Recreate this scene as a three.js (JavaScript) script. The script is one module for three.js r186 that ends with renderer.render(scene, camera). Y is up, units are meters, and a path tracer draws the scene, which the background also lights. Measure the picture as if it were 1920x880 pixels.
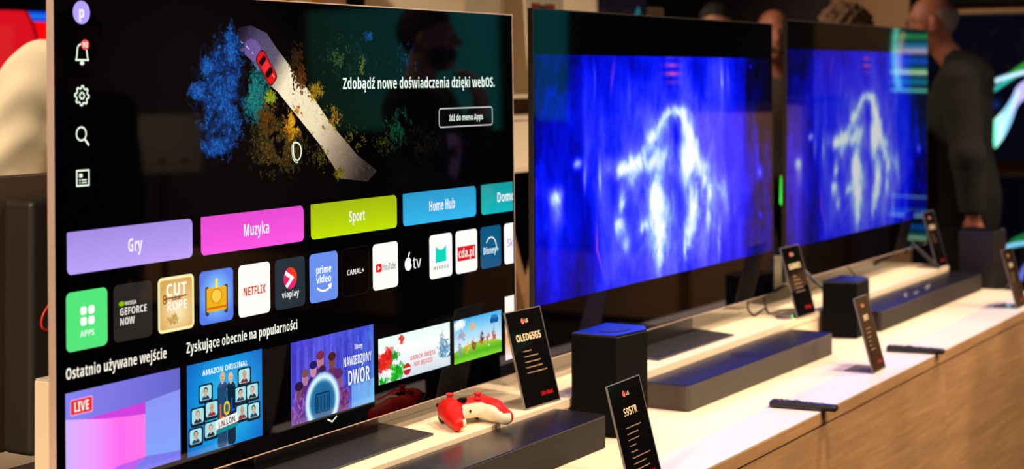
import * as THREE from 'three';
import { RoundedBoxGeometry } from 'three/addons/geometries/RoundedBoxGeometry.js';
import { mergeGeometries } from 'three/addons/utils/BufferGeometryUtils.js';
import { RectAreaLightUniformsLib } from 'three/addons/lights/RectAreaLightUniformsLib.js';

// ---------------------------------------------------------------- camera, exposure, large lights
const scene = new THREE.Scene();
scene.background = new THREE.Color(0x050406);
const renderer = new THREE.WebGLRenderer({ antialias: true });
renderer.toneMapping = THREE.LinearToneMapping;
renderer.toneMappingExposure = 1.0;
renderer.shadowMap.enabled = true;
RectAreaLightUniformsLib.init();

const Y0 = 0.82;                       // height of the televisions' lower edge above the floor
const camera = new THREE.PerspectiveCamera(16.1173, 1920 / 880, 0.1, 60);
camera.position.set(-1.8439, 0.6673 + Y0, 1.9254);
camera.rotation.set(0.017, -1.0329, -0.004, 'YXZ');
camera.setViewOffset(1920, 880, 0, 349.456, 1920, 880);   // the photograph is the lower part of a taller frame
camera.focus = 3.15;
camera.userData.fStop = 3.4;

const WARM = 0xffe2c2;
// ceiling track spots: their lamps are built further down in 'ceiling_spot'
const SPOTS = [
  // x, z of the lamp, x, z it is aimed at, intensity, half angle
  [0.2, 1.15, 0.4, 0.15, 13.5, 0.62], [1.35, 1.15, 1.4, 0.15, 13.5, 0.62], [2.5, 1.15, 2.5, 0.15, 13.5, 0.62], [3.65, 1.15, 3.6, 0.15, 13.5, 0.62], [4.7, 1.1, 4.3, 0.3, 14, 0.6],
  [1.0, 2.6, 1.6, 0.4, 15, 0.6], [2.4, 2.5, 2.7, 0.4, 13, 0.6], [4.7, 2.3, 3.9, 0.4, 17, 0.6], [-1.9, 0.5, 0.0, -0.1, 30, 0.5],
  [5.6, 2.0, 6.7, 1.9, 30, 0.36], [5.6, 3.9, 6.5, 3.4, 18, 0.36],
  [4.0, -2.0, 5.0, -0.5, 13, 0.6], [2.2, -2.6, 2.9, -1.2, 16, 0.7], [-0.2, -2.0, 1.3, -1.3, 18, 0.6], [6.0, -0.5, 7.6, -1.0, 9, 0.7], [6.4, 1.6, 7.6, 1.5, 5, 0.6], [5.4, -2.6, 6.4, -1.7, 8, 0.5], [4.0, 3.4, 4.85, 4.0, 14, 0.3], [5.2, 5.2, 7.0, 6.6, 70, 0.75],
];
const LAMP_Y = 3.02;

// ---------------------------------------------------------------- helpers
let seed = 7;
const rnd = () => { seed = (seed + 0x6d2b79f5) | 0; let t = Math.imul(seed ^ (seed >>> 15), 1 | seed); t = (t + Math.imul(t ^ (t >>> 7), 61 | t)) ^ t; return ((t ^ (t >>> 14)) >>> 0) / 4294967296; };
const hash = (x, y, s) => { let h = Math.imul(x | 0, 374761393) ^ Math.imul(y | 0, 668265263) ^ Math.imul(s | 0, 2147483647 - 1274126177); h = Math.imul(h ^ (h >>> 13), 1274126177); return ((h ^ (h >>> 16)) >>> 0) / 4294967296; };
const fade = (t) => t * t * (3 - 2 * t), mix = (a, b, t) => a + (b - a) * t, clamp = (x, a = 0, b = 1) => Math.min(b, Math.max(a, x));
function noise(x, y, s = 1) {
  const i = Math.floor(x), j = Math.floor(y), u = fade(x - i), v = fade(y - j);
  return mix(mix(hash(i, j, s), hash(i + 1, j, s), u), mix(hash(i, j + 1, s), hash(i + 1, j + 1, s), u), v);
}
const fbm = (x, y, s = 1, n = 4) => { let a = 0.5, t = 0, w = 0; for (let k = 0; k < n; k++) { t += a * noise(x, y, s + k); w += a; a *= 0.5; x *= 2.03; y *= 2.03; } return t / w; };
const taken = new Map();
function numbered(name) { const n = taken.get(name) ?? 0; taken.set(name, n + 1); return n ? name + '_' + String(n).padStart(3, '0') : name; }
const shade = (m) => { m.castShadow = true; m.receiveShadow = true; return m; };
function tag(o, label, category, group) { o.userData.label = label; o.userData.category = category; if (group) o.userData.group = group; return o; }
function thing(name, label, category, [x, y, z] = [0, 0, 0], turn = 0, group) {
  const o = new THREE.Group(); o.name = numbered(name); o.position.set(x, y, z); o.rotation.y = turn; scene.add(o); return tag(o, label, category, group);
}
function prep(g) { g = g.index ? g.toNonIndexed() : g; for (const k of Object.keys(g.attributes)) if (!['position', 'normal', 'uv'].includes(k)) g.deleteAttribute(k); return g; }
function part(name, geos, material, parent) {
  const list = [].concat(geos), g = list.length > 1 ? mergeGeometries(list.map(prep)) : list[0];
  const m = shade(new THREE.Mesh(g, material)); m.name = name; parent.add(m); return m;
}
function struct(name, geos, material) { const m = part(name, geos, material, scene); m.userData.kind = 'structure'; return m; }
function bx(w, h, d, x = 0, y = 0, z = 0, r = 0.0015) {
  const m = Math.min(w, h, d); const g = r > 0 ? new RoundedBoxGeometry(w, h, d, 2, Math.min(r, m * 0.45)) : new THREE.BoxGeometry(w, h, d);
  return g.translate(x, y, z);
}
const b2 = (x0, x1, y0, y1, z0, z1, r) => bx(x1 - x0, y1 - y0, z1 - z0, (x0 + x1) / 2, (y0 + y1) / 2, (z0 + z1) / 2, r);
function cyl(r0, r1, h, x, y, z, n = 24) { return new THREE.CylinderGeometry(r0, r1, h, n).translate(x, y, z); }
function tube(pts, r, seg = 40, n = 8) { return new THREE.TubeGeometry(new THREE.CatmullRomCurve3(pts.map((p) => new THREE.Vector3(...p))), seg, r, n); }
function prism(points, h, bevel = 0.002) {           // polygon in x, z raised along y from 0 to h
  const s = new THREE.Shape(points.map(([x, z]) => new THREE.Vector2(x, -z)));
  const g = new THREE.ExtrudeGeometry(s, { depth: h - 2 * bevel, bevelEnabled: true, bevelThickness: bevel, bevelSize: bevel, bevelOffset: -bevel, bevelSegments: 2, steps: 1 });
  return g.rotateX(-Math.PI / 2).translate(0, bevel, 0);
}
const mat = (o) => new THREE.MeshPhysicalMaterial(o);
function canvas(w, h, draw) { const c = document.createElement('canvas'); c.width = w; c.height = h; draw(c.getContext('2d'), w, h); return c; }
function ctex(c, srgb = true) { const t = new THREE.CanvasTexture(c); if (srgb) t.colorSpace = THREE.SRGBColorSpace; t.magFilter = THREE.LinearFilter; t.anisotropy = 8; return t; }
function dtex(w, h, f, srgb = true) {                 // f(u, v) -> [r, g, b] 0..255, v up
  const d = new Uint8Array(w * h * 4);
  for (let y = 0, o = 0; y < h; y++) for (let x = 0; x < w; x++, o += 4) { const c = f((x + 0.5) / w, (y + 0.5) / h); d[o] = clamp(c[0], 0, 255); d[o + 1] = clamp(c[1], 0, 255); d[o + 2] = clamp(c[2], 0, 255); d[o + 3] = 255; }
  const t = new THREE.DataTexture(d, w, h); t.magFilter = THREE.LinearFilter; t.minFilter = THREE.LinearMipmapLinearFilter; t.generateMipmaps = true; t.wrapS = t.wrapT = THREE.RepeatWrapping;
  if (srgb) t.colorSpace = THREE.SRGBColorSpace; t.needsUpdate = true; return t;
}
function boxUV(g, s = 1) {                            // uv in metres from the dominant axis
  g = prep(g); const p = g.attributes.position, n = g.attributes.normal, uv = new Float32Array(p.count * 2);
  for (let i = 0; i < p.count; i++) {
    const ax = Math.abs(n.getX(i)), ay = Math.abs(n.getY(i)), az = Math.abs(n.getZ(i));
    const [u, v] = ay >= ax && ay >= az ? [p.getX(i), p.getZ(i)] : ax >= az ? [p.getZ(i), p.getY(i)] : [p.getX(i), p.getY(i)];
    uv[2 * i] = u * s; uv[2 * i + 1] = v * s;
  }
  g.setAttribute('uv', new THREE.BufferAttribute(uv, 2)); return g;
}

// ---------------------------------------------------------------- materials
const grain = dtex(1024, 512, (u, v) => {
  const x = u * 1.0, y = v, warp = fbm(x * 3, y * 9, 31) * 0.5, n = fbm(x * 5, (y + warp * 0.06) * 90, 5, 4), f = noise(x * 30, y * 420, 9), k = 0.80 + 0.22 * n + 0.06 * (f - 0.5);
  return [206 * k, 158 * k, 108 * k];
});
const M = {
  cream: mat({ color: 0xf0dfc2, roughness: 0.42 }),
  strip: mat({ color: 0xe6dcd8, roughness: 0.3 }),
  wood: mat({ map: grain, roughness: 0.5 }),
  darkwood: mat({ map: grain, color: 0x8a6a50, roughness: 0.55 }),
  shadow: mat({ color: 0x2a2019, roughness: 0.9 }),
  black: mat({ color: 0x0b0b0c, roughness: 0.45 }),
  satin: mat({ color: 0x1b1a1a, roughness: 0.32 }),
  casing: mat({ color: 0x2c2722, roughness: 0.5 }),
  gloss: mat({ color: 0x08080a, roughness: 0.12 }),
  silver: mat({ color: 0xd8beb2, roughness: 0.42, metalness: 0.35 }),
  graphite: mat({ color: 0x3a3634, roughness: 0.45, metalness: 0.5 }),
  darkmetal: mat({ color: 0x2b2b30, roughness: 0.3, metalness: 0.6 }),
  plate: mat({ color: 0x55575f, roughness: 0.36, metalness: 0.75 }),
  cable: mat({ color: 0x0c0c0c, roughness: 0.6 }),
  white: mat({ color: 0xe6e2da, roughness: 0.5 }),
};
// ---------------------------------------------------------------- pictures shown on the screens
const UW = 2048, UH = 1174;
function fit(c, text, x, y, w, size, font = 'bold', color = '#fff', align = 'left') {
  c.save(); c.font = font + ' ' + size + 'px sans-serif'; c.fillStyle = color; c.textBaseline = 'alphabetic'; c.textAlign = 'left';
  const m = c.measureText(text).width, s = w ? w / m : 1; c.translate(align === 'center' ? x - (m * s) / 2 : x, y); c.scale(s, 1); c.fillText(text, 0, 0); c.restore();
}
function rr(c, x, y, w, h, r, color) { c.beginPath(); c.roundRect(x, y, w, h, r); c.fillStyle = color; c.fill(); }
function leaves(c, n, cx, cy, rx, ry, cols, size, hole = 0) {
  for (let k = 0; k < n; k++) {
    const a = rnd() * 6.283, q = Math.sqrt(-Math.log(1 - rnd() * 0.985)) * 0.58, x = cx + Math.cos(a) * rx * q, y = cy + Math.sin(a) * ry * q;
    if (fbm(x * 0.034, y * 0.034, 77, 4) < hole) continue;
    const col = cols[Math.floor(rnd() * cols.length)]; c.fillStyle = col; c.globalAlpha = 0.35 + 0.6 * rnd();
    c.beginPath(); c.ellipse(x, y, size * (0.4 + rnd()), size * (0.2 + 0.4 * rnd()), rnd() * 6.283, 0, 6.283); c.fill();
  }
  c.globalAlpha = 1;
}
function hero(c) {
  // road
  const road = [[640, 74], [690, 66], [756, 85], [800, 126], [834, 154], [938, 239], [1034, 328], [1159, 421], [1258, 471], [1210, 499], [1081, 484], [983, 385], [889, 310], [798, 238], [743, 210], [689, 155], [620, 118]];
  c.save(); c.beginPath(); road.forEach(([x, y], i) => (i ? c.lineTo(x, y) : c.moveTo(x, y))); c.closePath(); c.clip();
  const g = c.createLinearGradient(650, 70, 1180, 490);
  g.addColorStop(0, '#140f22'); g.addColorStop(0.1, '#4b4468'); g.addColorStop(0.24, '#5d556a'); g.addColorStop(0.29, '#b8ab92'); g.addColorStop(0.35, '#fff0cc'); g.addColorStop(0.62, '#eedcb4'); g.addColorStop(0.8, '#94806a'); g.addColorStop(1, '#2c2420');
  c.fillStyle = g; c.fillRect(560, 40, 760, 480);
  for (let k = 0; k < 2600; k++) { c.fillStyle = rnd() < 0.5 ? '#3a3026' : '#fff4d8'; c.globalAlpha = 0.03 + 0.06 * rnd(); const t = rnd(); c.fillRect(640 + t * 600 + (rnd() - 0.5) * 260, 70 + t * 420 + (rnd() - 0.5) * 200, 2 + 7 * rnd(), 2 + 4 * rnd()); }
  c.globalAlpha = 1; c.fillStyle = 'rgba(150,110,210,.45)'; c.beginPath(); c.ellipse(690, 150, 45, 50, 0.6, 0, 7); c.fill(); c.restore();
  c.strokeStyle = '#b9a8d8'; c.lineWidth = 4; c.setLineDash([16, 14]); c.beginPath(); c.moveTo(585, 92); c.quadraticCurveTo(650, 100, 700, 140); c.stroke(); c.setLineDash([]);
  // foliage lit in colours
  leaves(c, 500, 560, 250, 105, 150, ['#020c20', '#041430', '#03101c'], 14);
  for (const [n, cols, sz] of [[1100, ['#052050', '#062a60', '#041c40'], 12], [1000, ['#073474', '#0d4a98', '#082c6c', '#0a2858'], 9], [420, ['#1558a8', '#2068bc', '#104c98'], 6]]) { leaves(c, n, 585, 250, 100, 140, cols, sz, sz > 8 ? 0.42 : 0.5); leaves(c, n * 0.25, 612, 132, 24, 58, cols, sz, 0.3); leaves(c, n * 0.2, 482, 235, 30, 20, cols, sz, 0.25); leaves(c, n * 0.2, 548, 372, 56, 24, cols, sz, 0.3); leaves(c, n * 0.16, 520, 175, 22, 20, cols, sz, 0.3); }
  for (const [n, cols, sz] of [[600, ['#04303a', '#083c44'], 8], [800, ['#0a5a68', '#0e7a72', '#13685c'], 5], [240, ['#2a9a90', '#1c8878'], 3]]) leaves(c, n, 708, 250, 58, 76, cols, sz, 0.38);
  for (const [n, cols, sz] of [[1500, ['#1c1606', '#221c08', '#141406'], 8], [1500, ['#3c300c', '#503c10', '#2c300c', '#5a3410'], 5], [260, ['#7c6418', '#8c5414'], 3]]) leaves(c, n, 805, 372, 130, 88, cols, sz, 0.4);
  leaves(c, 300, 752, 300, 50, 60, ['#5a2c08', '#4a3c0c', '#6c400c'], 5, 0.3);
  for (const [n, cols, sz] of [[300, ['#8c4c0a', '#a4640c'], 7], [360, ['#c8720c', '#d8a418', '#e8c020'], 4]]) leaves(c, n, 868, 322, 44, 46, cols, sz, 0.36);
  leaves(c, 160, 770, 252, 24, 18, ['#a8b018', '#788c14'], 5); leaves(c, 120, 985, 420, 50, 40, ['#4a420c', '#6a5a10'], 4); leaves(c, 150, 1070, 470, 30, 20, ['#7c7010', '#54480c'], 4);
  leaves(c, 420, 885, 172, 34, 70, ['#2a1806', '#3c240a', '#241408'], 6, 0.36); leaves(c, 160, 905, 205, 20, 40, ['#6c340c', '#4c280a'], 5, 0.3);
  leaves(c, 220, 968, 240, 36, 34, ['#907410', '#b08c1c', '#744c0c'], 5, 0.36); leaves(c, 260, 1040, 315, 50, 38, ['#8c7414', '#7c480c', '#b89420'], 5, 0.4); leaves(c, 200, 1150, 375, 60, 40, ['#5c5810', '#74701a'], 4, 0.44); leaves(c, 160, 1290, 390, 60, 50, ['#2c2c0c', '#444410'], 4, 0.44);
  leaves(c, 500, 1110, 150, 190, 80, ['#0c1c10', '#102412', '#0a1a10'], 7, 0.5); leaves(c, 160, 1085, 150, 60, 40, ['#2c4014', '#3c5018'], 5, 0.5); leaves(c, 90, 1190, 170, 20, 38, ['#54641a', '#6c7820'], 4, 0.3);
  leaves(c, 70, 1225, 85, 26, 16, ['#0c3870', '#124c90'], 5); leaves(c, 70, 1420, 140, 60, 60, ['#081c4c', '#0c2c64'], 7, 0.42);
  leaves(c, 260, 1370, 350, 70, 66, ['#063420', '#0a5c3c', '#062c20'], 7, 0.48); leaves(c, 220, 1500, 400, 150, 60, ['#0a1208', '#180c06'], 6, 0.45);
  // car from above
  c.save(); c.translate(754, 176); c.rotate(0.86); rr(c, -50, -22, 100, 44, 14, '#5a0a0c'); rr(c, -47, -19, 94, 38, 13, '#e0151c'); rr(c, -32, -15, 15, 30, 5, '#14060a'); rr(c, 8, -16, 17, 32, 5, '#14060a'); rr(c, -14, -14, 20, 28, 4, '#f03034'); rr(c, 30, -10, 12, 4, 2, '#ff9a90'); c.restore();
  c.strokeStyle = '#e8ffe8'; c.lineWidth = 5; c.beginPath(); c.moveTo(866, 376); c.lineTo(880, 376); c.bezierCurveTo(906, 380, 906, 416, 884, 424); c.bezierCurveTo(866, 424, 864, 404, 866, 376); c.stroke(); c.lineWidth = 3; c.beginPath(); c.moveTo(860, 380); c.bezierCurveTo(856, 414, 866, 430, 884, 430); c.stroke();
}
function icons(c) {
  c.fillStyle = '#b7a2ff'; c.beginPath(); c.ellipse(86, 52, 27, 27, 0, 0, 7); c.fill(); fit(c, 'p', 86, 64, 19, 36, 'bold', '#fff', 'center');
  const W = '#f4ffe8'; c.strokeStyle = W; c.lineWidth = 4.5; c.lineJoin = 'round';
  c.beginPath(); c.moveTo(68, 160); c.bezierCurveTo(74, 152, 70, 132, 76, 128); c.bezierCurveTo(82, 122, 94, 122, 98, 128); c.bezierCurveTo(104, 134, 100, 152, 107, 160); c.closePath(); c.stroke(); c.fillStyle = W; c.beginPath(); c.ellipse(87, 167, 7, 5, 0, 0, 7); c.fill();
  c.fillStyle = '#f0584a'; c.beginPath(); c.ellipse(97, 125, 13, 12, 0, 0, 7); c.fill(); fit(c, '92', 97, 131, 17, 16, 'bold', '#fff', 'center');
  c.beginPath(); for (let k = 0; k < 32; k++) { const a = (k / 32) * 6.2832, r = [22, 22, 17, 17][k % 4]; c[k ? 'lineTo' : 'moveTo'](86 + Math.cos(a) * r, 241 + Math.sin(a) * r); } c.closePath(); c.stroke(); c.beginPath(); c.arc(86, 241, 7, 0, 7); c.stroke();
  c.beginPath(); c.arc(83, 327, 15, 0, 7); c.stroke(); c.lineWidth = 6; c.beginPath(); c.moveTo(94, 340); c.lineTo(107, 354); c.stroke(); c.lineWidth = 4.5;
  c.strokeRect(68, 410, 38, 34); c.fillStyle = W; c.fillRect(75, 417, 11, 9); c.fillRect(75, 430, 5, 3); c.fillRect(83, 430, 16, 3); c.fillRect(75, 436, 5, 3); c.fillRect(83, 436, 16, 3);
}
function buttons(c) {
  [[36, 422, '#a58de6', '#bea2fb', 'Gry', 50], [489, 419, '#e84ad4', '#ff58e4', 'Muzyka', 108], [939, 418, '#a6ba10', '#c2e404', 'Sport', 80], [1389, 417, '#2e9ccc', '#34b8f0', 'Home Hub', 150], [1837, 260, '#12989c', '#14b8bc', 'Domow', 150]].forEach(([x, w, a, b, t, tw], k) => {
    const g = c.createLinearGradient(0, 546, 0, 642); g.addColorStop(0, a); g.addColorStop(1, b); c.beginPath(); c.roundRect(x, 546, w, 96, [3, 16, 14, 14]); c.fillStyle = g; c.fill(); fit(c, t, k === 4 ? 1936 : x + w / 2 + 8, 608, tw, 42, 'bold', '#f7f4ff', k === 4 ? 'left' : 'center');
  });
}
function apps(c) {
  const X = (k) => 32 + 149.8 * k, Y = 681, w = 130, h = 133;
  const tile = (k, col) => rr(c, X(k), Y, w, h, 14, col);
  tile(0, '#55e87a'); for (const [i, j] of [[0, 0], [1, 0], [0, 1], [1, 1]]) rr(c, X(0) + 44 + 25 * i, Y + 36 + 24 * j, 20, 19, 6, '#fff'); fit(c, 'APPS', X(0) + 66, Y + 104, 45, 20, 'bold', '#eafff0', 'center');
  tile(1, '#2a2623'); c.fillStyle = '#86c400'; c.beginPath(); c.ellipse(X(1) + 27, Y + 45, 10, 6, 0, 0, 7); c.fill(); fit(c, 'NVIDIA', X(1) + 38, Y + 50, 38, 13, 'bold', '#f2efe6'); fit(c, 'GEFORCE', X(1) + 20, Y + 72, 92, 24, 'bold', '#f2efe6'); fit(c, 'NOW', X(1) + 20, Y + 95, 50, 24, 'bold', '#f2efe6');
  tile(2, '#fff8b4'); rr(c, X(2) + 7, Y + 7, w - 14, h - 14, 7, '#e6bd74'); const bg = c.createRadialGradient(X(2) + 70, Y + 90, 5, X(2) + 70, Y + 80, 75); bg.addColorStop(0, '#ffe9b8'); bg.addColorStop(1, '#dca85a'); rr(c, X(2) + 8, Y + 8, w - 16, h - 16, 6, bg); fit(c, 'CUT', X(2) + 66, Y + 48, 76, 42, 'bold', '#fffdf2', 'center'); fit(c, 'the', X(2) + 66, Y + 58, 34, 12, 'bold', '#5c2c10', 'center'); fit(c, 'ROPE', X(2) + 68, Y + 82, 74, 30, 'bold', '#fffdf2', 'center'); c.strokeStyle = '#6c3a14'; c.lineWidth = 2.5; c.beginPath(); c.moveTo(X(2) + 30, Y + 52); c.lineTo(X(2) + 104, Y + 50); c.stroke(); c.beginPath(); c.arc(X(2) + 24, Y + 48, 5, 0, 7); c.arc(X(2) + 24, Y + 58, 5, 0, 7); c.stroke(); leaves(c, 60, X(2) + 50, Y + 104, 26, 12, ['#b98a3a', '#d8b468'], 6);
  tile(3, '#4c78e0'); const sk = c.createRadialGradient(X(3) + 65, Y + 60, 10, X(3) + 65, Y + 66, 70); sk.addColorStop(0, '#8ce0ff'); sk.addColorStop(1, '#5a80ee'); rr(c, X(3) + 3, Y + 3, w - 6, h - 6, 12, sk); rr(c, X(3) + 22, Y + 40, 14, 72, 5, '#38405a'); rr(c, X(3) + 94, Y + 40, 14, 72, 5, '#38405a'); rr(c, X(3) + 27, Y + 44, 76, 60, 6, '#f0b018'); rr(c, X(3) + 27, Y + 92, 76, 5, 2, '#d86c10'); rr(c, X(3) + 60, Y + 22, 10, 46, 4, '#ffe070'); c.fillStyle = '#ffd048'; c.beginPath(); c.ellipse(X(3) + 65, Y + 66, 20, 18, 0, 0, 7); c.fill(); c.strokeStyle = '#d08810'; c.lineWidth = 3; c.stroke();
  tile(4, '#fffdf8'); fit(c, 'NETFLIX', X(4) + 65, Y + 80, 92, 30, 'bold', '#d8401c', 'center');
  tile(5, '#22303a'); c.fillStyle = '#f02068'; c.beginPath(); c.arc(X(5) + 65, Y + 54, 29, 0, 7); c.fill(); c.fillStyle = '#f43a10'; c.beginPath(); c.arc(X(5) + 65, Y + 54, 29, -1.9, 0.6); c.closePath(); c.fill(); c.strokeStyle = '#fff'; c.lineWidth = 11; c.lineJoin = 'miter'; c.beginPath(); c.moveTo(X(5) + 44, Y + 38); c.lineTo(X(5) + 74, Y + 54); c.lineTo(X(5) + 48, Y + 76); c.stroke(); fit(c, 'viaplay', X(5) + 66, Y + 104, 74, 24, 'bold', '#f4f0ee', 'center');
  tile(6, '#6c92ee'); fit(c, 'prime', X(6) + 65, Y + 56, 72, 28, 'bold', '#fff', 'center'); fit(c, 'video', X(6) + 65, Y + 82, 70, 28, 'bold', '#fff', 'center'); c.strokeStyle = '#fff'; c.lineWidth = 6; c.beginPath(); c.moveTo(X(6) + 34, Y + 94); c.quadraticCurveTo(X(6) + 66, Y + 116, X(6) + 96, Y + 94); c.moveTo(X(6) + 84, Y + 92); c.lineTo(X(6) + 98, Y + 90); c.lineTo(X(6) + 96, Y + 102); c.stroke();
  c.strokeStyle = '#17100e'; c.lineWidth = 3; c.beginPath(); c.roundRect(X(7), Y, w, h, 14); c.stroke(); fit(c, 'CANAL+', X(7) + 65, Y + 75, 84, 22, 'bold', '#fdf8ea', 'center');
  tile(8, '#fffefa'); rr(c, X(8) + 16, Y + 58, 30, 24, 6, '#f01818'); c.fillStyle = '#fff'; c.beginPath(); c.moveTo(X(8) + 26, Y + 63); c.lineTo(X(8) + 38, Y + 70); c.lineTo(X(8) + 26, Y + 77); c.fill(); fit(c, 'YouTube', X(8) + 52, Y + 79, 66, 25, '', '#5c544c');
  c.fillStyle = '#fff'; c.beginPath(); c.ellipse(X(9) + 34, Y + 74, 19, 20, 0, 0, 7); c.fill(); c.beginPath(); c.ellipse(X(9) + 38, Y + 46, 4, 9, 0.5, 0, 7); c.fill(); c.fillStyle = '#000'; c.beginPath(); c.ellipse(X(9) + 55, Y + 70, 7, 8, 0, 0, 7); c.fill(); fit(c, 'tv', X(9) + 58, Y + 90, 46, 50, '', '#fff');
  tile(10, '#fdfffb'); c.fillStyle = '#10d8b8'; c.beginPath(); c.moveTo(X(10) + 36, Y + 36); c.quadraticCurveTo(X(10) + 66, Y + 60, X(10) + 94, Y + 36); c.lineTo(X(10) + 96, Y + 84); c.lineTo(X(10) + 34, Y + 86); c.closePath(); c.fill(); fit(c, 'M E G O G O', X(10) + 65, Y + 106, 88, 14, 'bold', '#8c847c', 'center');
  tile(11, '#fffdfa'); rr(c, X(11) + 12, Y + 50, 106, 44, 2, '#e81414'); fit(c, 'cda.pl', X(11) + 65, Y + 85, 96, 40, 'bold', '#fff6f0', 'center');
  tile(12, '#0c5a84'); c.strokeStyle = '#e8f8ff'; c.lineWidth = 5; c.beginPath(); c.arc(X(12) + 66, Y + 70, 34, -2.6, 0.1); c.stroke(); fit(c, 'Disney+', X(12) + 65, Y + 88, 96, 30, 'bold', '#f0fbff', 'center');
  rr(c, X(13), Y, w, h, 14, '#fffdfd'); fit(c, 'Sky', X(13) + 18, Y + 76, 60, 32, '', '#b07cc0');
}
function face(c, x, y, s, skin, hair, top) {     // a plain head and shoulders
  c.fillStyle = top; c.beginPath(); c.ellipse(x, y + s * 1.5, s * 1.1, s * 0.8, 0, Math.PI, 0); c.fill(); c.fillStyle = skin; c.fillRect(x - s * 0.22, y + s * 0.4, s * 0.44, s * 0.6); c.fillStyle = hair; c.beginPath(); c.ellipse(x, y - s * 0.12, s * 0.6, s * 0.72, 0, 0, 7); c.fill(); c.fillStyle = skin; c.beginPath(); c.ellipse(x, y + s * 0.08, s * 0.5, s * 0.66, 0, 0, 7); c.fill();
  c.fillStyle = '#5a3420'; c.fillRect(x - s * 0.26, y - s * 0.05, s * 0.16, s * 0.09); c.fillRect(x + s * 0.1, y - s * 0.05, s * 0.16, s * 0.09); c.fillRect(x - s * 0.14, y + s * 0.38, s * 0.28, s * 0.08);
}
function tiles(c) {
  const clip = (x, y, w, h, f) => { c.save(); c.beginPath(); c.rect(x, y, w, h); c.clip(); f(); c.restore(); };
  const lin = (x0, y0, x1, y1, ...s) => { const g = c.createLinearGradient(x0, y0, x1, y1); s.forEach((v, i) => g.addColorStop(i / (s.length - 1), v)); return g; };
  clip(28, 904, 380, 222, () => {
    c.fillStyle = lin(28, 904, 408, 960, '#8884f4', '#7c74e0', '#6466cc'); c.fillRect(28, 904, 380, 222);
    c.fillStyle = lin(28, 0, 290, 0, '#d8b4ff', '#f49cff', '#ff6cf0', '#ff7ae8'); c.beginPath(); c.moveTo(28, 962); c.lineTo(150, 980); c.lineTo(286, 994); c.lineTo(286, 1126); c.lineTo(28, 1126); c.fill();
    c.fillStyle = '#f030e0'; c.globalAlpha = 0.75; c.beginPath(); c.moveTo(90, 972); c.lineTo(286, 966); c.lineTo(286, 994); c.lineTo(170, 984); c.fill(); c.globalAlpha = 1;
    c.fillStyle = lin(0, 960, 0, 1126, '#8c96f6', '#84a8ff'); c.beginPath(); c.moveTo(286, 966); c.lineTo(408, 956); c.lineTo(408, 1104); c.lineTo(286, 1094); c.fill();
    c.fillStyle = '#7c7af0'; c.beginPath(); c.moveTo(286, 1094); c.lineTo(408, 1104); c.lineTo(408, 1126); c.lineTo(220, 1126); c.fill(); c.fillStyle = '#c060f0'; c.beginPath(); c.moveTo(286, 1094); c.lineTo(220, 1126); c.lineTo(120, 1126); c.lineTo(190, 1098); c.fill();
    c.strokeStyle = '#ff9ae0'; c.lineWidth = 3; rr(c, 44, 922, 68, 34, 4, '#e83428'); c.stroke(); fit(c, 'LIVE', 78, 950, 48, 30, 'bold', '#fff', 'center');
  });
  clip(433, 904, 291, 224, () => {
    const g = c.createRadialGradient(580, 1020, 10, 580, 1020, 190); g.addColorStop(0, '#3cc8f4'); g.addColorStop(0.6, '#1090dc'); g.addColorStop(1, '#1064c4'); c.fillStyle = g; c.fillRect(433, 904, 291, 224);
    fit(c, 'AMAZON ORIGINAL', 578, 938, 176, 19, 'bold', '#f4fbff', 'center');
    [[478, 962], [448, 1014], [500, 1006], [440, 1062], [496, 1056], [628, 944], [612, 988], [660, 988], [618, 1034], [664, 1038]].forEach(([x, y], k) => { rr(c, x - 3, y - 3, 54, 47, 7, '#10202c'); rr(c, x + 2, y + 1, 44, 36, 6, '#a8e4ec'); face(c, x + 24, y + 16, 13, ['#e8b894', '#f0c4a0', '#d8a07c'][k % 3], ['#3c2418', '#8c6844', '#c8a070'][(k * 7) % 3], ['#2c4468', '#8c2c34', '#2c2c34'][(k * 5) % 3]); });
    rr(c, 546, 970, 36, 156, 10, '#24486c'); rr(c, 584, 976, 32, 150, 10, '#0c2438'); face(c, 566, 952, 17, '#e8b490', '#b8b0a8', '#30507c'); face(c, 598, 958, 16, '#eebc98', '#eebc98', '#143048');
    fit(c, 'L', 552, 1056, 20, 52, 'bold', '#f06c10'); fit(c, 'O', 568, 1050, 28, 48, 'bold', '#f8c424'); fit(c, 'L', 596, 1044, 18, 48, 'bold', '#1858d8'); c.save(); c.translate(582, 1066); c.rotate(-0.09); rr(c, -44, -13, 88, 24, 2, '#f4f0ec'); fit(c, 'J.N.LON', 0, 7, 66, 20, 'bold', '#403c40', 'center'); rr(c, -42, 12, 84, 10, 2, '#0c8c94'); c.restore();
  });
  clip(845, 907, 386, 220, () => {
    c.fillStyle = lin(845, 907, 1231, 1127, '#4038c8', '#5858e8', '#3c50dc', '#54a8e8'); c.fillRect(845, 907, 386, 220);
    for (let k = 0; k < 90; k++) { c.fillStyle = ['#7a8cff', '#2a1c98', '#9c7cf0', '#301c80'][k % 4]; c.globalAlpha = 0.16; const x = 845 + rnd() * 386; c.fillRect(x, 900 + rnd() * 60, 4 + rnd() * 12, 60 + rnd() * 120); } c.globalAlpha = 1;
    const figure = (x, y, r, head, body, hat) => { c.fillStyle = body; c.beginPath(); c.ellipse(x, y + r * 2.6, r * 1.7, r * 1.9, 0, 0, 7); c.fill(); c.fillStyle = head; c.beginPath(); c.ellipse(x, y, r * 0.72, r * 0.95, 0, 0, 7); c.fill(); if (hat) { c.fillStyle = hat; c.beginPath(); c.ellipse(x, y - r * 0.75, r * 0.85, r * 0.55, 0, 0, 7); c.fill(); } };
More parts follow.
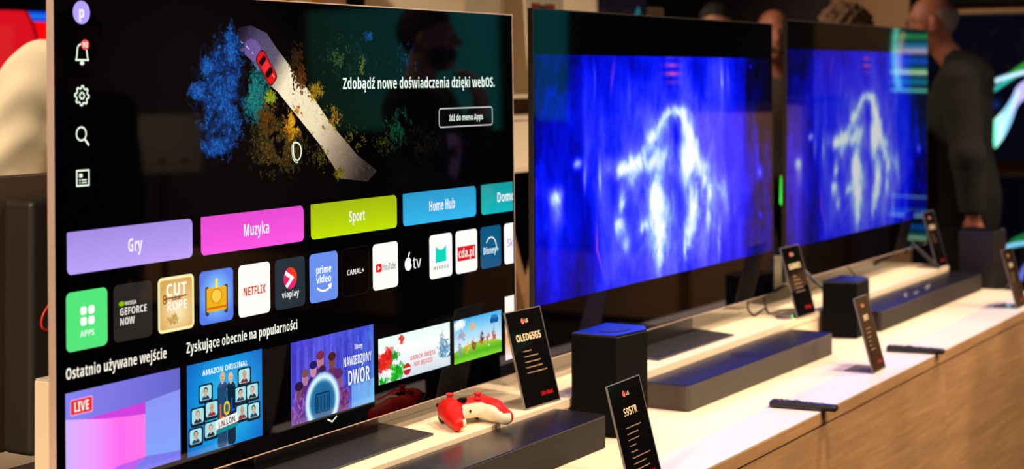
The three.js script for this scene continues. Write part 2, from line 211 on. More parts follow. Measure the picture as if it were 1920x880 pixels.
    figure(976, 975, 22, '#b87890', '#5c2468', '#7c2c50'); figure(1030, 985, 21, '#7c4448', '#6c2c54', '#4c2020'); figure(944, 995, 20, '#c08ca8', '#3c2070', '#2c1860'); figure(908, 1012, 20, '#b47c9c', '#64287c', '#7c4c50'); figure(985, 1012, 19, '#c898b0', '#4c2464', '#34204c'); figure(1058, 1040, 26, '#8c5478', '#6c3480', '#5c2c60'); figure(880, 1044, 22, '#7c4868', '#7c44a0', '#2c1838');
    leaves(c, 120, 880, 1090, 34, 50, ['#7440a0', '#a468c0', '#54287c'], 9); leaves(c, 120, 1080, 1090, 40, 40, ['#7c3478', '#54205c', '#9c54a0'], 9);
    const gl = c.createRadialGradient(985, 1085, 20, 985, 1085, 84); gl.addColorStop(0, '#1c5c8c'); gl.addColorStop(0.5, '#2874a8'); gl.addColorStop(0.72, '#e8ffff'); gl.addColorStop(0.86, '#a8d4ff'); gl.addColorStop(1, 'rgba(120,120,240,0)'); c.fillStyle = gl; c.beginPath(); c.ellipse(985, 1085, 84, 92, 0, 0, 7); c.fill();
    c.strokeStyle = '#0c3454'; c.lineWidth = 4; for (const dx of [-22, -8, 8, 22]) { c.beginPath(); c.moveTo(985 + dx, 1068); c.lineTo(985 + dx, 1108); c.stroke(); } c.strokeRect(955, 1062, 60, 50);
    c.fillStyle = 'rgba(150,220,250,.5)'; c.fillRect(1120, 1060, 111, 67);
    c.shadowColor = '#182890'; c.shadowBlur = 8; fit(c, 'Disney', 1156, 966, 40, 20, 'bold', '#fff', 'center'); fit(c, 'NAWIEDZONY', 1150, 1008, 138, 36, 'bold', '#f4f4ff', 'center'); fit(c, 'DWÓR', 1156, 1062, 108, 58, 'bold', '#f4f8ff', 'center'); c.shadowBlur = 0;
  });
  clip(1254, 954, 387, 132, () => {
    c.fillStyle = lin(1254, 954, 1254, 1086, '#e8fff4', '#ffffff', '#eef4f8', '#d4e0ea'); c.fillRect(1254, 954, 387, 132);
    leaves(c, 120, 1290, 1020, 36, 34, ['#e02018', '#c81410', '#f03c2c'], 15); leaves(c, 60, 1375, 972, 14, 14, ['#e85848', '#d83020'], 6); leaves(c, 110, 1345, 1062, 40, 24, ['#18b418', '#0c9418', '#3cc83c'], 12); leaves(c, 60, 1275, 1078, 22, 12, ['#0ca018', '#18b428'], 9); leaves(c, 40, 1340, 1012, 20, 14, ['#30a830', '#1c8c24'], 8); leaves(c, 50, 1300, 1060, 40, 12, ['#fff', '#f4f4f4'], 10);
    c.fillStyle = '#d02424'; c.beginPath(); c.ellipse(1402, 1062, 20, 17, 0, 0, 7); c.fill(); c.fillStyle = '#fff'; c.fillRect(1384, 1058, 36, 5);
    leaves(c, 120, 1610, 1035, 40, 26, ['#3878a4', '#5898bc', '#a8c8dc'], 8); leaves(c, 40, 1596, 1000, 14, 24, ['#7c98ac', '#a8bccc'], 6);
    fit(c, 'GRINCH: ŚWIĘTA', 1488, 1040, 138, 18, 'bold', '#e8706c', 'center'); fit(c, 'NIE BĘDZIE', 1490, 1060, 104, 18, 'bold', '#e8807c', 'center');
  });
  clip(1665, 956, 290, 134, () => {
    c.fillStyle = lin(0, 956, 0, 1050, '#4cb4f0', '#a8dcf8', '#e8f6fc'); c.fillRect(1665, 956, 290, 134); leaves(c, 40, 1700, 972, 40, 10, ['#fff', '#e4f4ff'], 14); c.fillStyle = lin(0, 1046, 0, 1090, '#a0d438', '#58b820', '#8ce030'); c.beginPath(); c.ellipse(1810, 1096, 210, 58, 0, 0, 7); c.fill();
    leaves(c, 40, 1710, 1010, 26, 16, ['#8cb8d8', '#e0a8b0', '#6c98c8'], 8); for (const [x, y, a, b] of [[1700, 1050, '#6c7480', '#a8b0b8'], [1742, 1052, '#e8c054', '#d89830'], [1782, 1044, '#c88030', '#5c3c24'], [1776, 988, '#f0b080', '#e8c070'], [1830, 1030, '#d83c3c', '#38343c'], [1872, 1036, '#f4f0ec', '#d84030'], [1908, 1032, '#d86838', '#c84828']]) { leaves(c, 34, x, y, 13, 20, [a, b], 7); }
    rr(c, 1884, 974, 52, 18, 8, '#1858a0'); rr(c, 1890, 966, 40, 12, 6, '#2c78c0'); rr(c, 1905, 990, 8, 40, 2, '#8cc4e4');
  });
  clip(1979, 918, 69, 206, () => { c.fillStyle = lin(0, 918, 0, 1124, '#fffdf8', '#fff4e8', '#f8b070', '#f4f0f4'); c.fillRect(1979, 918, 69, 206); leaves(c, 40, 2006, 1056, 16, 34, ['#f09040', '#f8a860', '#f0c8a0'], 9); });
  c.strokeStyle = '#f0fff0'; c.lineWidth = 5; c.beginPath(); c.moveTo(1006, 1138); c.lineTo(1028, 1148); c.lineTo(1050, 1136); c.stroke();
}
const menuPicture = canvas(UW, UH, (c) => {
  c.fillStyle = '#000'; c.fillRect(0, 0, UW, UH); hero(c); icons(c);
  fit(c, 'Zdobądź nowe doświadczenia dzięki webOS.', 1093, 235, 840, 45, 'bold', '#f0fff4');
  c.fillStyle = '#050505'; c.beginPath(); c.roundRect(1594, 299, 320, 57, 10); c.fill(); c.strokeStyle = '#c8ccc8'; c.lineWidth = 4; c.stroke(); fit(c, 'Idź do menu Apps', 1754, 338, 204, 27, 'bold', '#f4fff4', 'center');
  buttons(c); apps(c);
  fit(c, 'Ostatnio używane wejście', 29, 874, 333, 36, 'bold', '#fff8e8'); fit(c, 'Zyskujące obecnie na popularności', 432, 874, 445, 36, 'bold', '#f8ffec'); tiles(c);
  c.fillStyle = '#000'; c.fillRect(0, 0, UW, 9); c.fillRect(0, UH - 16, UW, 16); c.fillRect(0, 0, 9, UH); c.fillRect(UW - 8, 0, 8, UH);
});
// a blue, smoky film still between black bars; X, Y in the same 2048 x 1174 frame
const GRID = [ // brightness of the still, 12 columns x 7 rows
  [.12, .20, .28, .34, .30, .34, .40, .34, .36, .23, .12, .06], [.13, .22, .33, .42, .38, .42, .48, .46, .47, .28, .15, .07], [.16, .26, .36, .47, .45, .54, .56, .57, .49, .31, .17, .10], [.27, .34, .38, .49, .58, .60, .68, .66, .53, .34, .21, .14], [.36, .36, .36, .47, .62, .72, .60, .70, .59, .38, .22, .17], [.28, .30, .35, .48, .57, .68, .58, .64, .54, .36, .24, .19], [.22, .28, .35, .43, .48, .54, .53, .53, .45, .34, .24, .19],
];
const BLOBS = [ // cx, cy, sx, sy, amount
  [1083, 366, 80, 26, 0.26], [985, 405, 44, 40, 0.16], [890, 450, 40, 60, 0.20], [1165, 410, 28, 60, 0.28], [1215, 470, 32, 70, 0.28], [1275, 520, 40, 80, 0.18],
  [1188, 556, 56, 80, 0.55], [770, 545, 100, 30, 0.24], [620, 562, 46, 34, 0.30], [690, 590, 40, 50, 0.16], [960, 520, 80, 40, 0.22], [880, 560, 50, 36, 0.2], [1345, 590, 44, 50, 0.26],
  [893, 690, 42, 70, 0.42], [930, 800, 58, 100, 0.42], [795, 778, 44, 26, 0.34], [925, 920, 22, 64, 0.30], [1240, 740, 36, 66, 0.46], [1205, 830, 40, 76, 0.36], [1165, 920, 14, 56, 0.36],
  [640, 690, 24, 34, 0.34], [615, 772, 34, 40, 0.42], [652, 838, 24, 30, 0.36], [1382, 700, 20, 46, 0.32], [1370, 800, 18, 54, 0.26], [1511, 690, 40, 60, 0.14],
  [140, 625, 50, 34, 0.46], [150, 690, 40, 60, 0.2], [285, 537, 30, 20, 0.52], [345, 590, 16, 50, 0.26], [470, 590, 14, 60, 0.26], [535, 560, 26, 34, 0.2], [1899, 645, 26, 30, 0.5], [1880, 560, 8, 60, 0.2], [1500, 250, 12, 70, 0.2], [1560, 220, 9, 60, 0.16], [1480, 900, 16, 80, 0.2], [420, 240, 8, 70, 0.16], [700, 300, 12, 60, 0.12], [1640, 780, 8, 40, 0.14], [1895, 820, 16, 16, 0.2], [1820, 170, 12, 8, 0.3],
  [1085, 470, 30, 70, -0.14], [1005, 650, 40, 60, -0.14], [1090, 700, 34, 80, -0.12], [700, 720, 40, 60, -0.08], [800, 660, 40, 30, -0.1],
];
const ARCH = [[603, 572], [690, 548], [780, 532], [845, 468], [930, 415], [1015, 366], [1083, 350], [1140, 372], [1182, 432], [1232, 505], [1290, 560], [1345, 640]];
const RAMP = [[0, 2, 2, 22], [0.14, 0, 3, 84], [0.27, 0, 8, 200], [0.36, 6, 22, 252], [0.48, 52, 58, 255], [0.6, 92, 96, 255], [0.72, 130, 158, 255], [0.86, 192, 224, 255], [1.0, 250, 255, 255]];
function ramp(t) { for (let i = 1; i < RAMP.length; i++) if (t < RAMP[i][0]) { const a = RAMP[i - 1], b = RAMP[i], k = clamp((t - a[0]) / (b[0] - a[0])); return [mix(a[1], b[1], k), mix(a[2], b[2], k), mix(a[3], b[3], k)]; } return [250, 255, 255]; }
function filmTexture(y0, y1) {
  return dtex(1200, 688, (u, v) => {
    const X = u * 2048, Y0_ = (1 - v) * 1174; if (Y0_ < y0 || Y0_ > y1 || u < 0.004 || u > 0.996) return [0, 0, 0];
    const Y = 150 + ((Y0_ - y0) / (y1 - y0)) * 840;
    const wx = (fbm(X / 150, Y / 240, 3) - 0.5) * 150, wy = (fbm(X / 130, Y / 200, 13) - 0.5) * 160, gx = clamp((X + wx * 1.2) / 2048, 0, 0.9999) * 11, gy = clamp((Y + wy * 1.2 - 150) / 840, 0, 0.9999) * 6, i = Math.floor(gx), j = Math.floor(gy), p = fade(gx - i), q = fade(gy - j);
    let t = mix(mix(GRID[j][i], GRID[j][i + 1], p), mix(GRID[j + 1][i], GRID[j + 1][i + 1], p), q);
    for (const [cx, cy, sx, sy, a] of BLOBS) { const dx = (X + wx * 0.35 - cx) / sx, dy = (Y + wy * 0.35 - cy) / sy, d = dx * dx + dy * dy; if (d < 7) t += a * Math.exp(-d); }
    let near = 1e9; const ax = X + wx * 0.3, ay = Y + wy * 0.3; for (let k = 1; k < ARCH.length; k++) { const [x0, y0] = ARCH[k - 1], [x1, y1] = ARCH[k], dx = x1 - x0, dy = y1 - y0, f = clamp(((ax - x0) * dx + (ay - y0) * dy) / (dx * dx + dy * dy)); near = Math.min(near, Math.hypot(ax - x0 - f * dx, ay - y0 - f * dy)); }
    if (near < 70) t += 0.30 * Math.exp(-((near / 22) ** 2)) * fbm(X / 26, Y / 34, 91, 3) + 0.06 * Math.exp(-((near / 46) ** 2));
    const streak = fbm(X / 60, Y / 460, 21, 4) - 0.5, cloud = fbm((X + wx) / 120, (Y + wy) / 190, 41, 4) - 0.5, fine = fbm((X + wx) / 22, (Y + wy) / 40, 61, 4) - 0.5, edge = clamp((t - 0.3) * 3);
    t += streak * 0.18 + cloud * 0.26 + fine * (0.06 + 0.34 * clamp((t - 0.5) * 3) + 0.12 * clamp((0.34 - t) * 4));
    const c = ramp(t); let pk = Math.exp(-(((X - 1050) / 60) ** 2) - ((Y - 205) / 46) ** 2) * (0.5 + 0.5 * Math.sin(Y / 5.5)) + 0.4 * Math.exp(-(((X - 567 - (Y - 200) * -0.25) / 12) ** 2) - ((Y - 220) / 60) ** 2) + 0.7 * Math.exp(-(((X - 434 - Math.max(0, Y - 840) * 0.5) / 9) ** 2) - ((Y - 830) / 80) ** 2);
    return [c[0] + 215 * pk, c[1] + 60 * pk, c[2] - 40 * pk];
  });
}
// ribbons of light on black, for the video wall
function glowBand(c, x0, x1, y, s, col) { const g = c.createLinearGradient(0, y - s, 0, y + s); g.addColorStop(0, 'rgba(0,0,0,0)'); g.addColorStop(0.5, col); g.addColorStop(1, 'rgba(0,0,0,0)'); c.fillStyle = g; c.beginPath(); c.roundRect(x0, y - s, x1 - x0, s * 2, s); c.fill(); }
const ribbonPicture = canvas(1024, 760, (c, w, h) => {
  c.fillStyle = '#05050e'; c.fillRect(0, 0, w, h); c.lineCap = 'round';
  const line = (p, col, lw) => { c.strokeStyle = col; c.lineWidth = lw; c.beginPath(); c.moveTo(p[0], p[1]); c.bezierCurveTo(...p.slice(2)); c.stroke(); };
  for (const [g, a] of [[16, 0.25], [6, 0.5], [0, 1]]) { c.globalAlpha = a;
    line([500, 332, 540, 290, 600, 250, 800, 150], '#2c9a34', 18 + g); line([426, 396, 460, 376, 490, 352, 530, 326], '#30b8a8', 16 + g); line([416, 356, 480, 330, 540, 306, 820, 250], '#a8ecff', 20 + g); line([430, 351, 480, 331, 540, 307, 820, 251], '#e8f4ff', 8); }
  c.globalAlpha = 1; const g = c.createLinearGradient(424, 0, 560, 0); g.addColorStop(0, '#30f0b8'); g.addColorStop(0.2, '#c8fff4'); g.addColorStop(0.6, '#88d8ff'); g.addColorStop(1, '#c0b8ff');
  c.fillStyle = g; c.beginPath(); c.moveTo(431, 696); c.bezierCurveTo(420, 640, 420, 600, 424, 556); c.bezierCurveTo(470, 510, 510, 470, 540, 390); c.bezierCurveTo(570, 340, 660, 300, 820, 280); c.lineTo(820, 350); c.bezierCurveTo(640, 390, 570, 440, 545, 490); c.bezierCurveTo(520, 570, 490, 640, 440, 696); c.fill();
  c.strokeStyle = '#e8fff8'; c.lineWidth = 10; c.beginPath(); c.moveTo(450, 640); c.bezierCurveTo(480, 560, 520, 500, 560, 400); c.stroke();
  const b = c.createRadialGradient(440, 470, 4, 440, 470, 60); b.addColorStop(0, 'rgba(20,70,200,.5)'); b.addColorStop(1, 'rgba(0,0,0,0)'); c.fillStyle = b; c.fillRect(370, 400, 140, 140);
});
const bandPicture = canvas(1024, 760, (c, w, h) => {
  c.fillStyle = '#04040c'; c.fillRect(0, 0, w, h);
  for (const [y, s, col] of [[66, 34, '#2c88a4'], [130, 46, '#2ca04c'], [180, 50, '#1c98d8'], [208, 40, '#e0d8ff'], [262, 60, '#0c58d8'], [318, 50, '#38d8a8'], [322, 26, '#d8ffb8'], [372, 46, '#10889c'], [418, 22, '#68e8b8']]) glowBand(c, 560, 1010, y, s, col);
  c.strokeStyle = '#78f0d0'; c.lineWidth = 26; c.globalAlpha = 0.8; c.lineCap = 'round'; c.beginPath(); c.moveTo(985, 70); c.quadraticCurveTo(1012, 240, 970, 400); c.stroke(); c.globalAlpha = 1; c.strokeStyle = '#f0c898'; c.lineWidth = 8; c.beginPath(); c.moveTo(950, 110); c.quadraticCurveTo(986, 240, 960, 330); c.stroke();
});
const lowRibbonPicture = canvas(1024, 760, (c, w, h) => {
  c.fillStyle = '#030308'; c.fillRect(0, 0, w, h); c.lineCap = 'round';
  for (const [lw, al] of [[40, 0.2], [20, 1]]) { c.globalAlpha = al; c.lineWidth = lw; c.strokeStyle = '#1c7c3c'; c.beginPath(); c.moveTo(520, 330); c.quadraticCurveTo(580, 290, 760, 230); c.stroke(); c.strokeStyle = '#84e0ff'; c.beginPath(); c.moveTo(486, 360); c.quadraticCurveTo(560, 330, 800, 300); c.stroke(); c.strokeStyle = '#6478f0'; c.beginPath(); c.moveTo(560, 520); c.quadraticCurveTo(570, 430, 700, 370); c.stroke(); c.strokeStyle = '#58b8f0'; c.beginPath(); c.moveTo(480, 690); c.lineTo(510, 680); c.stroke(); }
  c.globalAlpha = 1;
});
const lowBandPicture = canvas(1024, 760, (c, w, h) => {
  c.fillStyle = '#04040c'; c.fillRect(0, 0, w, h);
  for (const [y, s, col] of [[140, 10, '#88c8e8'], [215, 24, '#1c78c8'], [240, 20, '#a8e0f0'], [300, 40, '#0c64c8'], [350, 44, '#28a8a8'], [360, 16, '#d0f0a8'], [420, 40, '#1880d8']]) glowBand(c, 500, 1015, y, s, col);
});
// ---------------------------------------------------------------- the room
const carpet = dtex(512, 512, (u, v) => { const k = 0.8 + 0.25 * fbm(u * 14, v * 14, 3) + 0.2 * (rnd() - 0.5); return [70 * k, 58 * k, 52 * k]; });
const floorMat = mat({ map: carpet, roughness: 0.95 }), wallDark = mat({ color: 0x3a3038, roughness: 0.9 }), wallTan = mat({ color: 0xa07c58, roughness: 0.8 }), ceilMat = mat({ color: 0x2c2a2a, roughness: 0.95 });
struct('floor', boxUV(b2(-5, 8, -0.1, 0, -5, 7.5, 0), 0.7), floorMat);
struct('ceiling', b2(-5, 8, 3.2, 3.3, -5, 7.5, 0), ceilMat);
struct('wall_back', b2(-5, 8, 0, 3.2, -5.1, -5, 0), wallDark);
struct('wall_front', b2(-5, 8, 0, 3.2, 7.5, 7.6, 0), mat({ color: 0x54445c, roughness: 0.9 }));
struct('wall_left', b2(-5.1, -5, 0, 3.2, -5, 7.5, 0), wallDark);
struct('wall_right', b2(7.72, 7.82, 0, 3.2, -5, 7.5, 0), wallDark);
struct('trim_1', boxUV(b2(7.66, 7.718, 0, 3.2, -1.52, -1.04, 0.002)), wallTan);
struct('trim_2', boxUV(b2(7.66, 7.718, 0, 3.2, 1.28, 1.74, 0.002)), wallTan);
struct('trim_3', b2(7.66, 7.718, 1.838, 1.895, -1.03, 1.27, 0.002), wallTan);
struct('trim_4', b2(7.66, 7.718, 0.921, 0.99, -1.03, 1.27, 0.002), wallTan);
struct('trim_5', b2(7.66, 7.718, 0.84, 2.2, 3.3, 3.4, 0.002), wallTan);
{ // lamps on the ceiling: a housing on a short stem, its glowing face turned to what it lights
  const housing = mat({ color: 0x151515, roughness: 0.4 }), glow = mat({ color: 0x111111, emissive: WARM, emissiveIntensity: 6 });
  SPOTS.forEach(([x, z, ax, az, I, ang], k) => {
    const t = thing('ceiling_spot', 'black cylindrical spotlight hanging from the dark ceiling', 'spotlight', [x, LAMP_Y, z], 0, 'ceiling spotlights');
    const d = new THREE.Vector3(ax - x, 0.8 - LAMP_Y, az - z).normalize(), q = new THREE.Quaternion().setFromUnitVectors(new THREE.Vector3(0, -1, 0), d);
    const h = part('housing', [new THREE.CylinderGeometry(0.045, 0.05, 0.13, 20, 1, true), new THREE.CylinderGeometry(0.045, 0.045, 0.004, 20).translate(0, 0.065, 0)], housing, t); h.quaternion.copy(q); h.material.side = THREE.DoubleSide;
    const f = part('lamp_face', new THREE.CylinderGeometry(0.04, 0.04, 0.004, 20).translate(0, -0.045, 0), glow, t); f.quaternion.copy(q);
    part('stem', cyl(0.01, 0.01, 3.2 - LAMP_Y - 0.05, 0, (3.2 - LAMP_Y) / 2 + 0.03, 0, 10), housing, t);
    const s = new THREE.SpotLight(WARM, I, 0, ang, 0.7, 2); s.name = 'spotlight'; s.position.set(x + d.x * 0.07, LAMP_Y + d.y * 0.07, z + d.z * 0.07); s.target.position.set(ax, 0.8, az); s.castShadow = true; s.shadow.radius = 4; s.shadow.mapSize.set(1024, 1024); scene.add(s, s.target);
  });
}

// ---------------------------------------------------------------- the island counter
const yP = Y0 - 0.06, yD = Y0 - 0.14, zF = 0.515, zS = 0.384, zR = 0.112, xA = -0.6, xB = 4.44;
{
  const c = thing('display_counter', 'long island counter with cream top and oak front, under the televisions', 'counter');
  part('deck_board', b2(xA, xB, yD - 0.03, yD, -0.66, zS - 0.0008, 0.0012), M.cream, c);
  part('deck_strip', b2(xA, xB, yD - 0.004, yD, zS + 0.0008, zF - 0.0004, 0.0008), M.strip, c);
  part('edge_band', boxUV(b2(xA, xB, yD - 0.033, yD - 0.0042, zS + 0.004, zF, 0.001)), M.wood, c);
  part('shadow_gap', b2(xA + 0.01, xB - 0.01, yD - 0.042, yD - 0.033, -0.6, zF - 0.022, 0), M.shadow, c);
  part('front_panel', boxUV(b2(xA, xB, 0.08, yD - 0.0385, 0.4, zF - 0.002, 0.001)), M.wood, c);
  part('end_panel', boxUV(b2(xB - 0.02, xB, 0.08, yD - 0.0425, -0.64, 0.398, 0.001)), M.wood, c);
  part('end_panel', boxUV(b2(xA, xA + 0.02, 0.08, yD - 0.0425, -0.64, 0.398, 0.001)), M.wood, c);
  part('rear_panel', boxUV(b2(xA + 0.021, xB - 0.021, 0.08, yD - 0.0425, -0.64, -0.625, 0.001)), M.wood, c);
  part('plinth', b2(xA + 0.05, xB - 0.05, 0, 0.08, -0.6, 0.44, 0), M.shadow, c);
  const p = thing('raised_shelf', 'cream raised shelf along the island counter carrying the televisions', 'shelf');
  part('shelf_board', b2(xA, xB, yP - 0.02, yP, -0.1, zR, 0.0012), M.cream, p);
  part('shelf_board', b2(xA, xB, yP - 0.02, yP, -0.65, -0.102, 0.0012), M.cream, p);
  part('riser', b2(xA, xB, yD + 0.0002, yP - 0.02, 0.085, zR - 0.004, 0), M.cream, p);
  part('riser', b2(xA, xB, yD + 0.0002, yP - 0.02, -0.645, -0.625, 0), M.cream, p);
  for (const x of [xA, xB - 0.02]) part('end_riser', b2(x, x + 0.02, yD + 0.0002, yP - 0.02, -0.624, 0.084, 0), M.cream, p);
  const e = thing('side_plinth', 'narrow dark plinth at the far end of the island counter', 'plinth');
  part('body', b2(xB + 0.004, xB + 0.22, 0, yD - 0.012, -0.1, 0.31, 0.003), M.casing, e); part('top', b2(xB + 0.002, xB + 0.222, yD - 0.012, yD - 0.002, -0.102, 0.312, 0.002), M.casing, e);
}

// ---------------------------------------------------------------- televisions
const TW = 1.441, TH = 0.826;
const menuTex = ctex(menuPicture);
function screenMat(tex, k, extra = {}) { return mat({ color: 0x020203, roughness: 0.035, ior: 1.45, specularIntensity: 0.85, emissive: 0xffffff, emissiveIntensity: k, emissiveMap: tex, ...extra }); }
function television(label, [x0, y0, z0, yaw, tilt], screen, light, feet, metal = M.graphite) {
  const base = y0 + 0.06;                              // panel's lower edge above the shelf
  const t = thing('television', label, 'television', [x0, yP, z0], yaw, undefined), lean = (g) => g.rotateX(-tilt).translate(0, base, 0);
  part('panel', lean(b2(0.0008, TW - 0.0008, 0.0008, TH - 0.0008, -0.013, -0.0012, 0.001)), M.black, t);
  const f = [b2(0, TW, TH - 0.0025, TH, -0.014, 0, 0.0006), b2(0, TW, 0, 0.0022, -0.014, 0, 0.0006), b2(0, 0.0022, 0.0022, TH - 0.0025, -0.014, 0, 0.0006), b2(TW - 0.0022, TW, 0.0022, TH - 0.0025, -0.014, 0, 0.0006)];
  ['top_trim', 'bottom_trim', 'side_trim', 'side_trim'].forEach((n, i) => part(n, lean(f[i]), i === 1 ? M.silver : metal, t));
  part('screen', lean(new THREE.PlaneGeometry(TW - 0.0044, TH - 0.0047).translate(TW / 2, TH / 2 - 0.0001, -0.0006)), screen, t);
  part('back_housing', lean(b2(0.16, TW - 0.16, 0.05, 0.42, -0.045, -0.012, 0.008)), M.satin, t);
  if (feet) for (const fx of [0.17, TW - 0.195]) {
    const fg = (z1, r) => tube([[fx, base + 0.03, -0.012], [fx + 0.004, base * 0.72, z1 * 0.45], [fx + 0.01, 0.0058, z1]], r, 16, 8);
    part('foot', [fg(0.105, 0.006), fg(-0.15, 0.006), b2(fx - 0.006, fx + 0.006, base - 0.02, base + 0.06, -0.026, -0.0145, 0.002)], M.darkmetal, t);
  } else {
    const cx = TW / 2 + 0.01, s = [[cx - 0.235, 0.075], [cx + 0.235, 0.075], [cx + 0.235, -0.1], [cx - 0.235, -0.1]];
    const pl = prism(s, 0.012, 0.001), p = pl.attributes.position; for (let i = 0; i < p.count; i++) if (p.getY(i) > 0.006) p.setY(i, 0.005 + 0.011 * clamp((0.075 - p.getZ(i)) / 0.175)); pl.computeVertexNormals();
    part('stand_plate', pl, M.plate, t);
    part('stand_neck', [b2(cx - 0.2, cx + 0.2, 0.004, base + 0.1, -0.055, -0.034, 0.004), b2(cx - 0.2, cx + 0.2, 0.004, 0.03, -0.098, -0.036, 0.004)], M.satin, t);
  }
  const l = new THREE.RectAreaLight(light[0], light[1], TW * 0.96, TH * 0.72); l.name = 'screen_light'; l.position.set(TW / 2, base + TH * 0.515, 0.012); l.rotation.y = Math.PI; t.add(l);
  return t;
}
television('nearest large television showing a menu of app tiles and a red car', [0, -0.0156, 0.003, 0.019, 0.0099], screenMat(menuTex, 1), [0xa0a8c8, 0.05], false, M.silver);
television('middle large television showing a bright blue film still', [1.4909, 0.0005, -0.0062, -0.0098, 0.0019], screenMat(filmTexture(151, 990), 1.0), [0x2848ff, 1.7]);
television('farthest large television showing the blue film, on two splayed feet', [3.0373, 0.0151, 0.0032, -0.0088, -0.0112], screenMat(filmTexture(128, 1020), 0.6), [0x2848ff, 1.2], true);

// ---------------------------------------------------------------- sound systems
const barTop = mat({ color: 0x0a0a10, roughness: 0.34, ior: 1.65 }), glossTop = mat({ color: 0x1c1a1f, roughness: 0.26 }), mesh = dtex(256, 256, (u, v) => { const a = Math.sin(u * 402) * Math.sin(v * 402), k = a > 0.2 ? 0.55 : 1; return [92 * k, 82 * k, 72 * k]; });
const clothMat = mat({ map: mesh, roughness: 0.75 }), darkCloth = mat({ color: 0x080707, roughness: 0.9, specularIntensity: 0.25 });
function soundbar(label, x0, x1, zc, turn, logo, top = barTop, body = clothMat, h = 0.063) {
  const L = x1 - x0, d = 0.13, t = thing('soundbar', label, 'soundbar', [(x0 + x1) / 2, yD, zc], turn);
  const c = 0.008, poly = [[-L / 2 + c, d / 2], [L / 2 - c, d / 2], [L / 2, d / 2 - c], [L / 2, -d / 2], [-L / 2, -d / 2], [-L / 2, d / 2 - c]];
  part('body', boxUV(prism(poly, h - 0.004, 0.0015).translate(0, 0.001, 0), 20), body, t);
  part('top_panel', prism(poly.map(([x, z]) => [x * 0.9995, z * 0.995]), 0.004, 0.0012).translate(0, h - 0.0035, 0), top, t);
  part('base_strip', prism(poly.map(([x, z]) => [x * 0.996, z * 0.96]), 0.003, 0.0005), M.black, t);
  part('top_speaker', cyl(0.034, 0.034, 0.0012, 0.0, h + 0.0006, -0.005, 32), M.black, t);
  if (logo) { const lm = mat({ color: 0xb8b4b4, roughness: 0.6 }); [-0.1, -0.06, -0.02, 0.03, 0.07, 0.12].forEach((q, i) => part('lettering', bx(0.022 + 0.008 * (i % 3), 0.0006, 0.006, q * 1.4 + logo, h + 0.0006, 0.02 - 0.018 * (i % 2), 0), lm, t)); }
  return t;
}
soundbar('grey soundbar with dark glossy top in front of the menu television', 0.1, 1.365, 0.18, -0.004, 0, glossTop, mat({ map: mesh, color: 0x787068, roughness: 0.75 }), 0.071);
soundbar('shorter grey soundbar reflecting blue light in front of the middle television', 1.795, 2.757, 0.186, -0.014);
soundbar('farthest grey soundbar with pale lettering on top', 3.226, 4.395, 0.181, -0.003, -0.05, barTop, mat({ map: mesh, color: 0x8a8078, roughness: 0.75 }));
function speaker(label, [x, z], h, poly, oval) {
  const t = thing('cube_speaker', label, 'speaker', [x, yD, z]);
  part('cabinet', prism(poly, h - 0.008, 0.004).translate(0, 0.0035, 0), darkCloth, t);
  part('top_panel', prism(poly.map(([a, b]) => [a * 0.985, b * 0.985]), 0.006, 0.0015).translate(0, h - 0.006, 0), mat({ color: 0x0a0a10, roughness: 0.26, ior: 1.8 }), t);
  part('base', prism(poly.map(([a, b]) => [a * 0.93, b * 0.93]), 0.005, 0.001), M.black, t);
  if (oval) part('top_grille', new THREE.CylinderGeometry(1, 1, 0.001, 40).scale(0.052, 1, 0.032).translate(0.004, h + 0.0005, 0), mat({ color: 0x08080c, roughness: 0.36, ior: 1.65 }), t);
}
speaker('tall black speaker with blue-lit top between the first two televisions', [1.53, 0.18], 0.229, [[-0.088, -0.062], [0.085, -0.064], [0.088, 0.036], [0.04, 0.065], [-0.081, 0.048]], true);
speaker('short black speaker at the end of the middle soundbar', [3.115, 0.175], 0.175, [[-0.085, -0.05], [0.082, -0.05], [0.085, 0.03], [0.055, 0.052], [-0.06, 0.052]], false);
{ const t = thing('cube_speaker', 'dark speaker on the end plinth beside the man in the suit', 'speaker', [4.505, yD - 0.002, 0.22]); part('cabinet', prism([[-0.07, -0.07], [0.08, -0.07], [0.08, 0.055], [0.05, 0.078], [-0.07, 0.06]], 0.215, 0.004), mat({ color: 0x1c1816, roughness: 0.5 }), t); part('top_panel', prism([[-0.066, -0.066], [0.076, -0.066], [0.076, 0.05], [0.048, 0.072], [-0.066, 0.056]], 0.006, 0.0015).translate(0, 0.2145, 0), M.gloss, t); }

// ---------------------------------------------------------------- printed signs in acrylic stands
function signTexture(model, lines, mw) {
  return ctex(canvas(420, 600, (c, w, h) => {
    c.fillStyle = '#0b0a0b'; c.fillRect(0, 0, w, h);
    c.fillStyle = '#d83428'; c.beginPath(); c.arc(182, 68, 19, 0, 7); c.fill(); c.strokeStyle = '#f8c8b8'; c.lineWidth = 3; c.beginPath(); c.arc(182, 68, 13, 0.2, 4.9); c.stroke(); c.beginPath(); c.moveTo(182, 60); c.lineTo(182, 74); c.lineTo(189, 74); c.stroke();
    fit(c, 'LG', 208, 81, 40, 34, 'bold', '#e8e0cc'); fit(c, model, 214, 192, mw, 62, 'bold', '#f4e4bc', 'center');
    lines.forEach((n, i) => { c.fillStyle = '#c0a080'; const y = 262 + i * 34; c.fillRect(108, y - 8, 6, 4); let x = 120; while (x < 120 + n) { const q = 5 + 11 * rnd(); c.fillRect(x, y - 9 + 2 * rnd(), q - 2, 5 + 2 * rnd()); x += q; } });
    fit(c, "Life's Good.", 290, 550, 150, 36, 'bold', '#e01c24', 'center');
  }));
}
const acrylic = mat({ color: 0xf4efe8, roughness: 0.06, transmission: 0.9, thickness: 0, ior: 1.49 }), paper = mat({ color: 0x8d8580, roughness: 0.7 });
